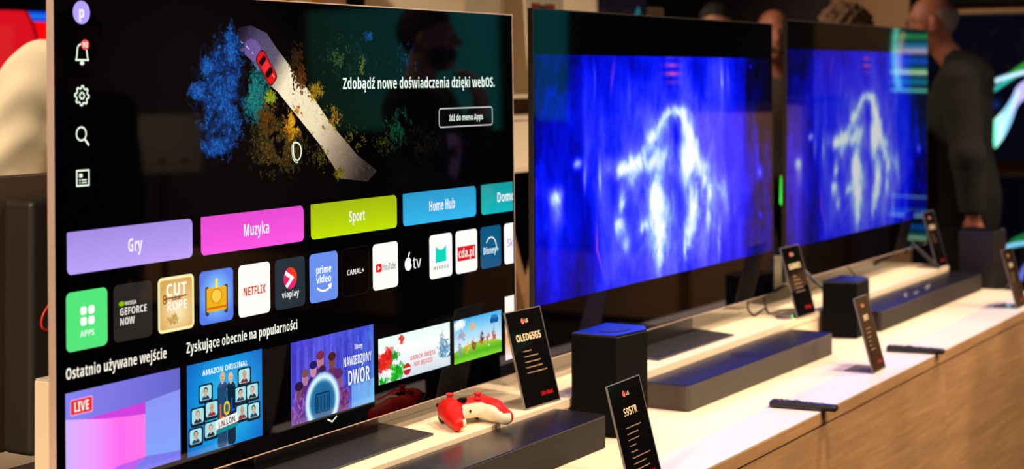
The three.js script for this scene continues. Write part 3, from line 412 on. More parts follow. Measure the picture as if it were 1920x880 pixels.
function sign(label, [x, z], y, w, h, turn, tex, a = -0.26) {
  const t = thing('sign_stand', label, 'sign', [x, y, z], turn);
  const lean = (g) => g.rotateX(a).translate(0, 0.001, 0);
  part('backing_card', lean(b2(-w / 2 + 0.002, w / 2 - 0.002, 0.003, h - 0.002, -0.004, -0.0012, 0)), paper, t);
  part('printed_card', lean(new THREE.PlaneGeometry(w - 0.004, h - 0.005).translate(0, h / 2 + 0.0005, -0.0008)), mat({ map: tex, roughness: 0.07, specularIntensity: 1 }), t);
  part('acrylic_edge', [b2(-w / 2, -w / 2 + 0.0015, 0, h, -0.0045, 0, 0.0004), b2(w / 2 - 0.0015, w / 2, 0, h, -0.0045, 0, 0.0004), b2(-w / 2 + 0.002, w / 2 - 0.002, h - 0.002, h, -0.0045, 0, 0.0004), b2(-w / 2 + 0.002, w / 2 - 0.002, 0, 0.003, -0.0045, 0, 0.0004)].map(lean), mat({ color: 0xa89e98, roughness: 0.15, transmission: 0.5, thickness: 0 }), t);
  part('acrylic_foot', b2(-w / 2, w / 2, 0.0002, 0.0028, -0.085, -0.001, 0.0006), acrylic, t);
}
sign('black sign leaning beside the red game controller', [1.346, 0.1], yP, 0.142, 0.214, -0.06, signTexture('OLED65G5', [92, 160, 176, 190, 222], 300));
sign('nearest black sign, on the counter front before the tall speaker', [1.096, 0.478], yD, 0.15, 0.21, 0.03, signTexture('S95TR', [190, 140, 130, 80, 66, 220, 160, 190], 178), -0.25);
sign('black sign standing between the middle and farthest televisions', [2.924, 0.116], yP, 0.142, 0.214, -0.03, signTexture('OLED65C5', [80, 130, 150, 170, 190], 270));
sign('brown-reflecting sign in front of the short black speaker', [2.56, 0.462], yD, 0.116, 0.206, 0.03, signTexture('S90TR', [150, 130, 110, 80, 66, 150], 160));
sign('narrow sign at the right foot of the farthest television', [4.376, 0.106], yP, 0.122, 0.216, -0.03, signTexture('OLED55C5', [80, 110, 120], 250));
sign('sign at the right edge of the picture, on the counter front', [4.01, 0.49], yD, 0.12, 0.206, -0.04, signTexture('S80TR', [120, 100, 90], 150));

// ---------------------------------------------------------------- remotes, controller, cables
function remote(label, [x, z], turn) {
  const t = thing('remote_control', label, 'remote', [x, yD + 0.0005, z], turn), L = 0.165;
  const g = new RoundedBoxGeometry(0.036, 0.017, L, 3, 0.007).translate(0, 0.0085, 0), p = g.attributes.position; for (let i = 0; i < p.count; i++) { const k = p.getZ(i) / L; p.setY(i, p.getY(i) * (0.92 - 0.18 * k)); p.setX(i, p.getX(i) * (1 - 0.12 * k)); } g.computeVertexNormals();
  part('shell', g, mat({ color: 0x1c1a1b, roughness: 0.4 }), t);
  part('wheel', new THREE.TorusGeometry(0.008, 0.0028, 8, 24).rotateX(Math.PI / 2).translate(0, 0.0158, -0.018), M.satin, t);
  for (const [bx_, bz] of [[-0.008, -0.058], [0.008, -0.058], [-0.008, -0.044], [0.008, -0.044], [-0.008, 0.014], [0.008, 0.014], [0, 0.03], [-0.008, 0.044], [0.008, 0.044]]) part('button', cyl(0.0035, 0.0035, 0.0016, bx_, 0.0158 - 0.017 * 0.18 * (bz / L), bz, 12), mat({ color: bz < -0.05 && bx_ < 0 ? 0xc05030 : 0x5a5654, roughness: 0.5 }), t);
}
remote('slim black remote overhanging the counter edge near the middle soundbar', [1.969, 0.468], 0.11);
remote('slim black remote overhanging the counter edge near the farthest soundbar', [2.902, 0.455], 0.15);

// signed-distance modelling: prims are [kind, ...]; surface nets turn the field into a mesh
const len3 = (x, y, z) => Math.sqrt(x * x + y * y + z * z), smin = (a, b, k) => { const h = Math.max(k - Math.abs(a - b), 0) / k; return Math.min(a, b) - h * h * k * 0.25; }, smax = (a, b, k) => -smin(-a, -b, k);
const capsule = (a, b, ra, rb) => { const dx = b[0] - a[0], dy = b[1] - a[1], dz = b[2] - a[2], q = 1 / (dx * dx + dy * dy + dz * dz + 1e-12); return (x, y, z) => { const px = x - a[0], py = y - a[1], pz = z - a[2], t = clamp((px * dx + py * dy + pz * dz) * q); return len3(px - dx * t, py - dy * t, pz - dz * t) - (ra + (rb - ra) * t); }; };
const ellipsoid = (c, r) => (x, y, z) => { const a = (x - c[0]) / r[0], b = (y - c[1]) / r[1], d = (z - c[2]) / r[2], k = len3(a, b, d); if (k < 1e-6) return -Math.min(...r); return (k * (k - 1)) / len3(a / r[0], b / r[1], d / r[2]); };
const blend = (list, k) => (x, y, z) => { let d = list[0](x, y, z); for (let i = 1; i < list.length; i++) d = smin(d, list[i](x, y, z), k); return d; };
function nets(f, lo, hi, cell) {
  const n = [0, 1, 2].map((k) => Math.ceil((hi[k] - lo[k]) / cell) + 1), [nx, ny, nz] = n, F = new Float32Array(nx * ny * nz), id = (i, j, k) => (k * ny + j) * nx + i;
  for (let k = 0; k < nz; k++) for (let j = 0; j < ny; j++) for (let i = 0; i < nx; i++) F[id(i, j, k)] = f(lo[0] + i * cell, lo[1] + j * cell, lo[2] + k * cell);
  const V = new Int32Array(nx * ny * nz).fill(-1), pos = [], idx = [];
  const E = [[0, 1], [0, 2], [0, 4], [1, 3], [1, 5], [2, 3], [2, 6], [3, 7], [4, 5], [4, 6], [5, 7], [6, 7]];
  for (let k = 0; k < nz - 1; k++) for (let j = 0; j < ny - 1; j++) for (let i = 0; i < nx - 1; i++) {
    const c = []; let m = 0; for (let q = 0; q < 8; q++) { const v = F[id(i + (q & 1), j + ((q >> 1) & 1), k + (q >> 2))]; c.push(v); if (v < 0) m |= 1 << q; }
    if (m === 0 || m === 255) continue;
    let x = 0, y = 0, z = 0, w = 0; for (const [a, b] of E) if ((c[a] < 0) !== (c[b] < 0)) { const t = c[a] / (c[a] - c[b]); x += (a & 1) + t * ((b & 1) - (a & 1)); y += ((a >> 1) & 1) + t * (((b >> 1) & 1) - ((a >> 1) & 1)); z += (a >> 2) + t * ((b >> 2) - (a >> 2)); w++; }
    V[id(i, j, k)] = pos.length / 3; pos.push(lo[0] + (i + x / w) * cell, lo[1] + (j + y / w) * cell, lo[2] + (k + z / w) * cell);
  }
  const quad = (a, b, c, d, flip) => { if (a < 0 || b < 0 || c < 0 || d < 0) return; flip ? idx.push(a, c, b, a, d, c) : idx.push(a, b, c, a, c, d); };
  for (let k = 1; k < nz - 1; k++) for (let j = 1; j < ny - 1; j++) for (let i = 1; i < nx - 1; i++) {
    const s = F[id(i, j, k)] < 0;
    if (s !== F[id(i + 1, j, k)] < 0) quad(V[id(i, j - 1, k - 1)], V[id(i, j, k - 1)], V[id(i, j, k)], V[id(i, j - 1, k)], !s);
    if (s !== F[id(i, j + 1, k)] < 0) quad(V[id(i - 1, j, k - 1)], V[id(i - 1, j, k)], V[id(i, j, k)], V[id(i, j, k - 1)], !s);
    if (s !== F[id(i, j, k + 1)] < 0) quad(V[id(i - 1, j - 1, k)], V[id(i, j - 1, k)], V[id(i, j, k)], V[id(i - 1, j, k)], !s);
  }
  const nor = new Float32Array(pos.length), e = cell * 0.5;
  for (let i = 0; i < pos.length; i += 3) { const [x, y, z] = [pos[i], pos[i + 1], pos[i + 2]], a = f(x + e, y, z) - f(x - e, y, z), b = f(x, y + e, z) - f(x, y - e, z), d = f(x, y, z + e) - f(x, y, z - e), l = len3(a, b, d) || 1; nor[i] = a / l; nor[i + 1] = b / l; nor[i + 2] = d / l; }
  const g = new THREE.BufferGeometry(); g.setAttribute('position', new THREE.Float32BufferAttribute(pos, 3)); g.setAttribute('normal', new THREE.BufferAttribute(nor, 3)); g.setIndex(idx); return g;
}
function splitBy(g, test) {                            // the triangles of g in two geometries
  const p = g.attributes.position, n = g.attributes.normal, a = [], b = [];
  for (let i = 0; i < g.index.count; i += 3) { const v = [0, 1, 2].map((k) => g.index.getX(i + k)), m = (q, f) => v.reduce((s, k) => s + q[f](k), 0) / 3; (test(m(p, 'getX'), m(p, 'getY'), m(p, 'getZ'), m(n, 'getX'), m(n, 'getY'), m(n, 'getZ')) ? a : b).push(...v); }
  return [a, b].map((ix) => { const q = g.clone(); q.setIndex(ix); return prep(q); });
}
{ // game controller: grips towards the viewer, resting on its triggers
  const t = thing('game_controller', 'red game controller with cream underside on the counter', 'controller', [1.094, yP, 0.066], -0.46); t.scale.setScalar(0.84);
  const gripL = blend([capsule([-0.048, 0.036, -0.02], [-0.058, 0.033, 0.02], 0.025, 0.0255), capsule([-0.058, 0.033, 0.02], [-0.068, 0.021, 0.06], 0.0255, 0.0195)], 0.012);
  const f = (x, y, z) => { const q = -Math.abs(x), core = (() => { const ax = Math.max(Math.abs(x) - 0.05, 0), ay = Math.max(Math.abs(y - 0.038) - 0.006, 0), az = Math.max(Math.abs(z + 0.018) - 0.014, 0); return len3(ax, ay, az) - 0.017; })(); let d = smin(core, gripL(q, y, z), 0.016); d = smax(d, -(len3(x * 0.85, y + 0.004, z - 0.052) - 0.036), 0.012); return d; };
  const g = nets(f, [-0.1, 0, -0.06], [0.1, 0.075, 0.09], 0.0022);
  const [low, up] = splitBy(g, (x, y, z, nx, ny, nz) => (ny < -0.35 && Math.abs(x) < 0.07) || (z > -0.01 && nz > 0.25 && Math.abs(x) < 0.05 && ny < 0.55) || (z > -0.01 && nx * Math.sign(x) < (z > 0.03 && x > 0 ? 0.25 : -0.12) && ny < 0.6 && y < 0.055));
  part('upper_shell', up, mat({ color: 0xd0160c, roughness: 0.45, specularIntensity: 0.6 }), t); part('lower_shell', low, mat({ color: 0xe6dcc4, roughness: 0.5 }), t);
  const stickMat = mat({ color: 0xc8161a, roughness: 0.5 });
  for (const [x, z] of [[-0.043, -0.024], [0.022, 0.002]]) { const s = part('thumbstick', [cyl(0.006, 0.0085, 0.012, x, 0.067, z, 20)], stickMat, t); part('stick_cap', [cyl(0.0105, 0.009, 0.004, x, 0.0745, z, 24), new THREE.TorusGeometry(0.0088, 0.0016, 8, 24).rotateX(Math.PI / 2).translate(x, 0.0765, z)], stickMat, s); }
  part('direction_pad', [cyl(0.0125, 0.0125, 0.004, -0.022, 0.0635, 0.001, 28), bx(0.022, 0.003, 0.007, -0.022, 0.0662, 0.001), bx(0.007, 0.003, 0.022, -0.022, 0.0662, 0.001)], M.gloss, t);
  for (const [x, z] of [[0.045, -0.012], [0.035, -0.022], [0.055, -0.022], [0.045, -0.032]]) part('face_button', new THREE.SphereGeometry(0.0048, 14, 8).scale(1, 0.55, 1).translate(x, 0.0625, z), M.satin, t);
  part('guide_button', cyl(0.007, 0.007, 0.002, 0, 0.0615, -0.026, 24), M.satin, t);
  for (const s of [-1, 1]) { part('bumper', bx(0.04, 0.011, 0.014, s * 0.047, 0.046, -0.047, 0.004), M.gloss, t); part('trigger', new THREE.SphereGeometry(0.016, 18, 12).scale(0.8, 1.25, 0.8).translate(s * 0.05, 0.02, -0.046), M.satin, t); }
  part('audio_jack', cyl(0.003, 0.003, 0.006, -0.006, 0.036, 0.013, 12).rotateX(0), M.black, t);
}
function cable(label, pts, r = 0.0032) { const t = tube(pts, r, 60, 8), m = part(numbered('power_cable'), t, M.cable, scene); return tag(m, label, 'cable', 'loose black cables'); }
cable('loose black cable trailing from behind the middle television onto the shelf', [[2.86, yP + 0.07, -0.07], [2.95, yP + 0.05, -0.04], [2.9, yP + 0.004, 0.0], [2.99, yP + 0.0036, 0.02], [3.04, yP + 0.0036, 0.07], [3.02, yP + 0.0036, 0.095]]);
cable('black cable looped under the left end of the farthest television', [[3.0, yP + 0.1, -0.08], [2.94, yP + 0.06, -0.07], [2.86, yP + 0.02, -0.05], [2.83, yP + 0.0036, -0.02], [2.9, yP + 0.0036, -0.03], [3.0, yP + 0.0036, -0.05]]);
cable('thin black cable lying on the shelf under the farthest television', [[3.75, yP + 0.06, -0.05], [3.78, yP + 0.02, -0.03], [3.74, yP + 0.0036, 0.0], [3.66, yP + 0.0036, -0.01], [3.62, yP + 0.0036, -0.05]], 0.0028);
{ const t = thing('alarm_sensor', 'small grey alarm puck with green light beside a sign', 'sensor', [2.842, yP, 0.075]); part('puck', cyl(0.024, 0.026, 0.011, 0, 0.0057, 0, 28), mat({ color: 0x6c645e, roughness: 0.4 }), t); part('indicator_light', bx(0.005, 0.011, 0.004, 0, 0.007, 0.0245, 0.001), mat({ color: 0x0c2c14, emissive: 0x30ff60, emissiveIntensity: 1.6 }), t); }
// ---------------------------------------------------------------- people (facing +z before they are turned; their left is +x)
const SKIN = { fair: 0xc98d6c, ruddy: 0xb8735a, tan: 0xc28e68 };
function headField() {
  const base = blend([ellipsoid([0, 0.03, -0.012], [0.076, 0.092, 0.097]), ellipsoid([0, -0.035, 0.016], [0.062, 0.075, 0.075]), ellipsoid([0, -0.09, 0.058], [0.03, 0.026, 0.03])], 0.03);
  const nose = capsule([0, 0.022, 0.084], [0, -0.024, 0.106], 0.009, 0.014), brow = capsule([-0.036, 0.032, 0.076], [0.036, 0.032, 0.076], 0.011, 0.011), lips = capsule([-0.018, -0.057, 0.084], [0.018, -0.057, 0.084], 0.009, 0.009), lip2 = capsule([-0.014, -0.069, 0.083], [0.014, -0.069, 0.083], 0.008, 0.008);
  return (x, y, z) => {
    const a = Math.abs(x); let d = base(x, y, z); d = smin(d, brow(x, y, z), 0.012); d = smax(d, -(len3(a - 0.033, y - 0.012, z - 0.098) - 0.019), 0.012); d = smin(d, nose(x, y, z), 0.012); d = smin(d, smin(lips(x, y, z), lip2(x, y, z), 0.004), 0.008);
    const ear = Math.max(len3((a - 0.078) / 0.012, (y + 0.004) / 0.033, (z + 0.012) / 0.02) - 1, -1) * 0.012; return smin(d, ear, 0.006);
  };
}
const HEAD = headField();
function handChains(w, dir, palmN, s, curl) {          // w wrist, dir towards the fingers, palmN out of the palm, s = +1 for a left hand: palm and five bent fingers
  const D = new THREE.Vector3(...dir).normalize(), N = new THREE.Vector3(...palmN), W = new THREE.Vector3(...w); N.addScaledVector(D, -N.dot(D)).normalize(); const S = new THREE.Vector3().crossVectors(D, N).multiplyScalar(s);   // S: towards the thumb
  const P = (d, n, t) => W.clone().addScaledVector(D, d).addScaledVector(N, n).addScaledVector(S, t).toArray(), out = [capsule(P(0, 0, 0), P(0.03, 0, 0), 0.026, 0.026), capsule(P(0.04, 0, 0.024), P(0.085, 0, 0.022), 0.014, 0.012), capsule(P(0.04, 0, 0.0), P(0.088, 0, 0.0), 0.015, 0.0125), capsule(P(0.04, 0, -0.022), P(0.08, 0, -0.024), 0.014, 0.0115)];
  const palm = blend(out, 0.02), fingers = [[0.026, 0.086, 0.07], [0.008, 0.092, 0.078], [-0.011, 0.088, 0.072], [-0.028, 0.08, 0.056]].map(([t, d, L]) => { const c1 = curl * 0.6, c2 = curl * 1.5, a = P(d, 0, t), b = P(d + L * 0.5 * Math.cos(c1), L * 0.5 * Math.sin(c1), t), e = P(d + L * 0.5 * Math.cos(c1) + L * 0.5 * Math.cos(c2), L * 0.5 * (Math.sin(c1) + Math.sin(c2)), t * 0.95); return blend([capsule(a, b, 0.0095, 0.0088), capsule(b, e, 0.0088, 0.0075)], 0.004); });
  fingers.push(blend([capsule(P(0.025, 0.006, 0.022), P(0.055, 0.016, 0.042), 0.013, 0.0105), capsule(P(0.055, 0.016, 0.042), P(0.088, 0.024, 0.05), 0.0105, 0.0085)], 0.005));
  return (x, y, z) => { let d = palm(x, y, z); for (const f of fingers) d = smin(d, f(x, y, z), 0.006); return d; };
}
const bbox = (pts, r) => [[0, 1, 2].map((k) => Math.min(...pts.map((p) => p[k])) - r), [0, 1, 2].map((k) => Math.max(...pts.map((p) => p[k])) + r)];
function person(label, at, turn, o) {
  const H = o.height / 1.8, t = thing('person', label, 'person', at, turn), lean = o.lean ?? 0, hz = o.headForward ?? 0.03;
  const J = { hip: [0.1, 0.94, 0], knee: [0.105, 0.51, 0.02], ankle: [0.11, 0.09, -0.03], toe: [0.125, 0.035, 0.12], sh: [0.185, 1.44, lean * 0.6 - 0.01] };
  const arms = { L: o.armL ?? [[0.245, 1.15, -0.03], [0.235, 0.9, 0.03], [0, -1, 0.15], [-1, 0, 0]], R: o.armR ?? [[-0.245, 1.15, -0.03], [-0.235, 0.9, 0.03], [0, -1, 0.15], [1, 0, 0]] };
  const chest = [0, 1.3, lean * 0.4], neck = [0, 1.5, lean * 0.8 - 0.015], headC = [0, 1.683, lean + hz], mir = (p, s) => [p[0] * s, p[1], p[2]];
  const torso = (g) => [ellipsoid([0, 0.99, 0], [0.165 + g, 0.15 + g, 0.115 + g]), ellipsoid([0, 1.14, lean * 0.2], [0.15 + g, 0.19, 0.108 + g]), ellipsoid(chest, [0.178 + g, 0.185 + g, 0.118 + g]), capsule([-0.13, 1.435, lean * 0.6 - 0.01], [0.13, 1.435, lean * 0.6 - 0.01], 0.062 + g, 0.062 + g)];
  const arm = (k, g) => { const s = k === 'L' ? 1 : -1, [e, w] = arms[k]; return [capsule(mir(J.sh, s), e, 0.055 + g, 0.042 + g), capsule(e, w, 0.042 + g, 0.029 + g)]; };
  const leg = (s, g) => [capsule(mir(J.hip, s), mir(J.knee, s), 0.088 + g, 0.056 + g), capsule(mir(J.knee, s), mir(J.ankle, s), 0.056 + g, 0.04 + g)];
  const neckF = [capsule(neck, [0, 1.6, headC[2] - 0.03], 0.062, 0.054)];
  const skin = blend([...torso(-0.012), ...arm('L', -0.006), ...arm('R', -0.006), ...leg(1, -0.01), ...leg(-1, -0.01), ...neckF], 0.05);
  const shift = (f, c, s = 1, pitch = 0, yaw = 0) => { const cp = Math.cos(pitch), sp = Math.sin(pitch), cy = Math.cos(yaw), sy = Math.sin(yaw); return (x, y, z) => { x -= c[0]; y -= c[1]; z -= c[2]; const x1 = x * cy - z * sy, z1 = x * sy + z * cy, y1 = y * cp + z1 * sp, z2 = -y * sp + z1 * cp; return f(x1 / s, y1 / s, z2 / s) * s; }; };
  const hp = o.headPitch ?? 0, hy = o.headYaw ?? 0, head = shift(HEAD, headC, 1.02, hp, hy), both = (x, y, z) => smin(head(x, y, z), neckF[0](x, y, z), 0.03);
  const [b0, b1] = bbox([[0.25, 0, 0], [-0.25, 1.5, 0], [0, 1.5, 0.12], ...arms.L.slice(0, 2), ...arms.R.slice(0, 2), [0, 0.04, -0.1]], 0.12);
  const pieces = [nets(skin, [b0[0], 0.03, b0[2]], [b1[0], 1.58, b1[2]], 0.018), nets(both, [-0.14, 1.5, headC[2] - 0.16], [0.14, 1.84, headC[2] + 0.17], 0.0055)];
  for (const k of ['L', 'R']) { const [e, w, d, n] = arms[k], f = handChains(w, d, n, k === 'L' ? 1 : -1, o['curl' + k] ?? 0.5), w2 = new THREE.Vector3(...w).addScaledVector(new THREE.Vector3(...d).normalize(), 0.09).toArray(), [h0, h1] = bbox([w, w2], 0.11); const fore = capsule(e, w, 0.036, 0.027), g = (x, y, z) => smin(f(x, y, z), Math.max(fore(x, y, z), len3(x - w[0], y - w[1], z - w[2]) - 0.06), 0.015); pieces.push(nets(g, h0, h1, 0.0048)); }
  const S = (g) => g.scale(H, H, H), add = (name, g, m) => part(name, S(g), m, t);
  add('body', mergeGeometries(pieces.map((g) => { g = prep(g); g.deleteAttribute('uv'); return g; })), mat({ color: SKIN[o.skin ?? 'fair'], roughness: 0.55 }));
  // eyes
  const place = (g, x, y, z) => { const e = new THREE.Euler(hp, 0, 0); g.translate(x * 1.02, y * 1.02, z * 1.02); g.applyMatrix4(new THREE.Matrix4().makeRotationFromEuler(e)); g.applyMatrix4(new THREE.Matrix4().makeRotationY(hy)); return g.translate(...headC); };
  for (const s of [-1, 1]) { const e = add('eye', place(new THREE.SphereGeometry(0.0125, 14, 10), s * 0.033, 0.012, 0.0755), mat({ color: 0xd8d0c8, roughness: 0.2 })); part('iris', S(place(new THREE.SphereGeometry(0.0062, 10, 8), s * 0.033, 0.012, 0.0835)), mat({ color: 0x20140e, roughness: 0.15 }), e); }
  // hair
  const local = (f) => shift(f, headC, 1.02, hp, hy), hm = mat({ color: o.hairColor ?? 0x2a1a10, roughness: 0.75 });
  const hairF = { short: (x, y, z) => { const cap = ellipsoid([0, 0.034, -0.016], [0.085, 0.1, 0.104])(x, y, z) + 0.004 * Math.sin(x * 260 + z * 90) * Math.sin(z * 210 + y * 120); return Math.max(cap, 0.045 - y - Math.max(0, -z) * 1.15 + Math.max(0, z - 0.02) * 0.35); },
    fringe: (x, y, z) => { const cap = ellipsoid([0, 0.03, -0.014], [0.08, 0.092, 0.1])(x, y, z); return Math.max(cap, y - 0.055 + Math.max(0, z + 0.02) * 0.8, -0.055 - y, z + 0.045 - Math.max(0, y) * 0.3); },
    curly: (x, y, z) => { const cap = ellipsoid([0, 0.046, -0.02], [0.1, 0.105, 0.118])(x, y, z) - 0.011 * (Math.sin(x * 118 + y * 40) * Math.sin(y * 131 + z * 30) * Math.sin(z * 109 + x * 50)) - 0.004 * Math.sin(x * 300) * Math.sin(z * 290 + y * 210); return Math.max(cap, 0.03 - y - Math.max(0, -z) * 1.3 + Math.max(0, z - 0.03) * 0.6); } }[o.hair ?? 'short'];
  add('hair', nets(local(hairF), [-0.15, 1.52, headC[2] - 0.18], [0.15, 1.88, headC[2] + 0.16], 0.0055), hm);
  if (o.beard) add('beard', nets(local((x, y, z) => Math.max(ellipsoid([0, -0.05, 0.024], [0.066, 0.07, 0.075])(x, y, z), y + 0.05 - Math.max(0, Math.abs(x) - 0.045) * 2.2, -z + 0.0, -(len3(x, (y + 0.062) * 1.4, (z - 0.12)) - 0.03))), [-0.12, 1.52, headC[2] - 0.06], [0.12, 1.72, headC[2] + 0.16], 0.005), hm);
  if (o.glasses) { const fr = []; for (const s of [-1, 1]) { fr.push(place(new THREE.TorusGeometry(0.021, 0.0018, 8, 24), s * 0.033, 0.012, 0.1)); fr.push(place(new THREE.CylinderGeometry(0.0018, 0.0018, 0.11, 8).rotateX(Math.PI / 2), s * 0.078, 0.016, 0.045)); fr.push(place(new THREE.CylinderGeometry(0.0016, 0.0016, 0.026, 8).rotateZ(Math.PI / 2), s * 0.067, 0.016, 0.099)); } fr.push(place(new THREE.CylinderGeometry(0.0016, 0.0016, 0.026, 8).rotateZ(Math.PI / 2), 0, 0.016, 0.1)); add('glasses', mergeGeometries(fr.map(prep)), mat({ color: 0x1c1614, roughness: 0.3 })); }
  // clothes
  const wrinkle = (x, y, z, k) => k * (Math.sin(y * 46 + Math.sin(x * 21) * 2 + z * 17) * 0.5 + Math.sin(y * 23 - x * 31 + z * 9) * 0.5);
  const hem = o.hem ?? 0.8, g = o.coatEase ?? 0.022, cuff = (k) => { const [e, w] = arms[k], d = new THREE.Vector3(...w).sub(new THREE.Vector3(...e)).normalize(); return (x, y, z) => (x - w[0]) * d.x + (y - w[1]) * d.y + (z - w[2]) * d.z + 0.012; };
  const skirt = [...(o.hunch ? [ellipsoid([0, 1.45, -0.045], [0.14, 0.1, 0.095]), capsule([0, 1.48, -0.01], [0, 1.6, headC[2] - 0.045], 0.085, 0.068)] : []), ellipsoid([0, 0.93, 0], [0.185 + g, 0.24, 0.135 + g])], bodyF = blend([...torso(g), ...skirt], 0.04), aL = blend(arm('L', g), 0.03), aR = blend(arm('R', g), 0.03), cL = cuff('L'), cR = cuff('R');
  const coat = (x, y, z) => { const w = wrinkle(x, y, z, 0.0035 * (o.folds ?? 1)); let d = Math.max(bodyF(x, y, z), hem - y); d = smin(d, smin(Math.max(aL(x, y, z), cL(x, y, z)), Math.max(aR(x, y, z), cR(x, y, z)), 0.001), 0.022); d = Math.max(d, y - (o.hunch ? 1.6 : 1.545) + Math.max(0, z) * 0.8); if (o.open) d = Math.max(d, -Math.max(Math.abs(x) - 0.035 - Math.max(0, y - 1.1) * 0.2, -z + 0.02)); return Math.max(d + w, -(len3(x, (y - 1.56) * 0.75, z - lean * 0.8 - (o.hunch ? 0.11 : 0.03)) - 0.088)); };
  const cg = nets(coat, [b0[0] - 0.04, hem - 0.03, b0[2] - 0.06], [b1[0] + 0.04, 1.58, b1[2] + 0.06], 0.012);
  add(o.coat ?? 'jacket', cg, o.coatMat);
  if (o.open || o.shirtMat) {
    const sf = blend(torso(g * 0.5), 0.04), shirt = (x, y, z) => Math.max(sf(x, y, z), y - 1.54, 0.85 - y, -(len3(x, (y - 1.57) * 0.8, z - lean * 0.8 - 0.02) - 0.074)), sg = nets(shirt, [-0.28, 0.83, -0.18], [0.28, 1.57, 0.22 + lean], 0.014);
    if (o.print) { const p = sg.attributes.position, c = new Float32Array(p.count * 3); for (let i = 0; i < p.count; i++) { const x = p.getX(i), y = p.getY(i), k = p.getZ(i) > 0.05 && Math.abs(x) < 0.11 && y > 1.05 && y < 1.33 && fbm(x * 30, y * 30, 8, 3) > 0.44 ? 1 : 0; c[3 * i] = mix(0.015, 0.9, k); c[3 * i + 1] = mix(0.013, 0.6, k); c[3 * i + 2] = mix(0.014, 0.6, k); } sg.setAttribute('color', new THREE.BufferAttribute(c, 3)); }
    const m = shade(new THREE.Mesh(S(sg), o.shirtMat)); m.name = 'shirt'; t.add(m);
  }
  const lf = blend([...leg(1, 0.018), ellipsoid([0, 0.93, 0], [0.172, 0.12, 0.12])], 0.03), rf = blend(leg(-1, 0.018), 0.03), trousers = (x, y, z) => Math.max(smin(lf(x, y, z), rf(x, y, z), 0.012), 0.075 - y, y - 1.0) + wrinkle(x, y, z, 0.003);
  add('trousers', nets(trousers, [-0.26, 0.05, -0.17], [0.26, 1.03, 0.19], 0.016), o.trouserMat ?? mat({ color: 0x15151a, roughness: 0.85 }));
  for (const s of [-1, 1]) add('shoe', nets((x, y, z) => Math.max(blend([capsule(mir([0.11, 0.045, -0.06], s), mir([0.122, 0.036, 0.09], s), 0.043, 0.04), capsule(mir([0.11, 0.1, -0.045], s), mir([0.11, 0.06, -0.03], s), 0.048, 0.05)], 0.03)(x, y, z), -y), [s > 0 ? 0.03 : -0.2, -0.012, -0.14], [s > 0 ? 0.2 : -0.03, 0.17, 0.17], 0.009), mat({ color: 0x100e0d, roughness: 0.4 }));
  return t;
}
const cloth = (c, r = 0.9) => mat({ color: c, roughness: r });
person('bald man with glasses in a dark suit, seen from the side', [5.215, 0, -0.055], Math.PI + 0.27, { height: 1.82, skin: 'ruddy', hair: 'fringe', hairColor: 0x9a9490, glasses: true, coatMat: cloth(0x12100f), coatEase: 0.026, hem: 0.76, hunch: true, headForward: 0.088, headPitch: 0.1, lean: 0.03, shirtMat: cloth(0x1c1a1c), armL: [[0.245, 1.14, -0.025], [0.238, 0.895, -0.045], [0, -1, 0.1], [-1, 0, 0]], curlL: 0.8, folds: 0.5 });
person('bald bearded man seen in the gap between the middle and farthest televisions', [5.55, 0, -1.04], -1.05, { height: 1.79, skin: 'ruddy', hair: 'fringe', hairColor: 0x4a3a30, beard: true, coatMat: cloth(0x1c2228), open: true, shirtMat: cloth(0x4a3e36) });
person('curly brown-haired man behind the farthest television', [5.03, 0, -0.49], Math.PI + 0.45, { height: 1.765, skin: 'fair', hair: 'curly', hairColor: 0x6a4a30, coatMat: cloth(0x2a2420) });
person('dark-haired man whose forehead shows above the middle television', [6.42, 0, -1.72], -1.15, { height: 1.865, skin: 'fair', hairColor: 0x140c08, coatMat: cloth(0x202024) });
person('dark-haired person behind the menu television, near the posters', [3.64, 0, -1.63], Math.PI + 0.6, { height: 1.84, skin: 'fair', hairColor: 0x24140c, coatMat: cloth(0x54423a) });
person('person in a cream knitted jumper at the left of the menu television', [1.47, 0, -1.3], Math.PI - 0.76, { height: 1.85, skin: 'fair', hairColor: 0x4a3420, coat: 'jumper', coatEase: 0.05, folds: 3.2, coatMat: mat({ color: 0xf2e6c8, roughness: 0.95 }), armL: [[0.285, 1.2, -0.06], [0.29, 1.0, 0.1], [0, -0.5, 0.8], [-1, 0, 0]] });
person('bearded man with hand to chin, mirrored in the menu television', [3.2, 0, 1.3], Math.PI - 0.2, { height: 1.765, skin: 'tan', hairColor: 0x1c120c, beard: true, headYaw: -0.15, headPitch: -0.05, coatMat: cloth(0x121114), open: true, print: true, shirtMat: mat({ vertexColors: true, roughness: 0.9 }), armR: [[-0.25, 1.13, 0.1], [-0.075, 1.45, 0.2], [0.3, 0.8, -0.15], [0.5, 0, -1]], armL: [[0.25, 1.14, 0.05], [0.02, 1.1, 0.22], [-1, 0.05, 0.1], [0, 0, -1]], curlR: 0.9 });
person('dark-clothed person standing before the counter, mirrored at the left of the menu television', [2.46, 0, 2.28], Math.PI + 0.2, { height: 1.76, skin: 'tan', hairColor: 0x0c0806, coatMat: cloth(0x0c0b0e) });
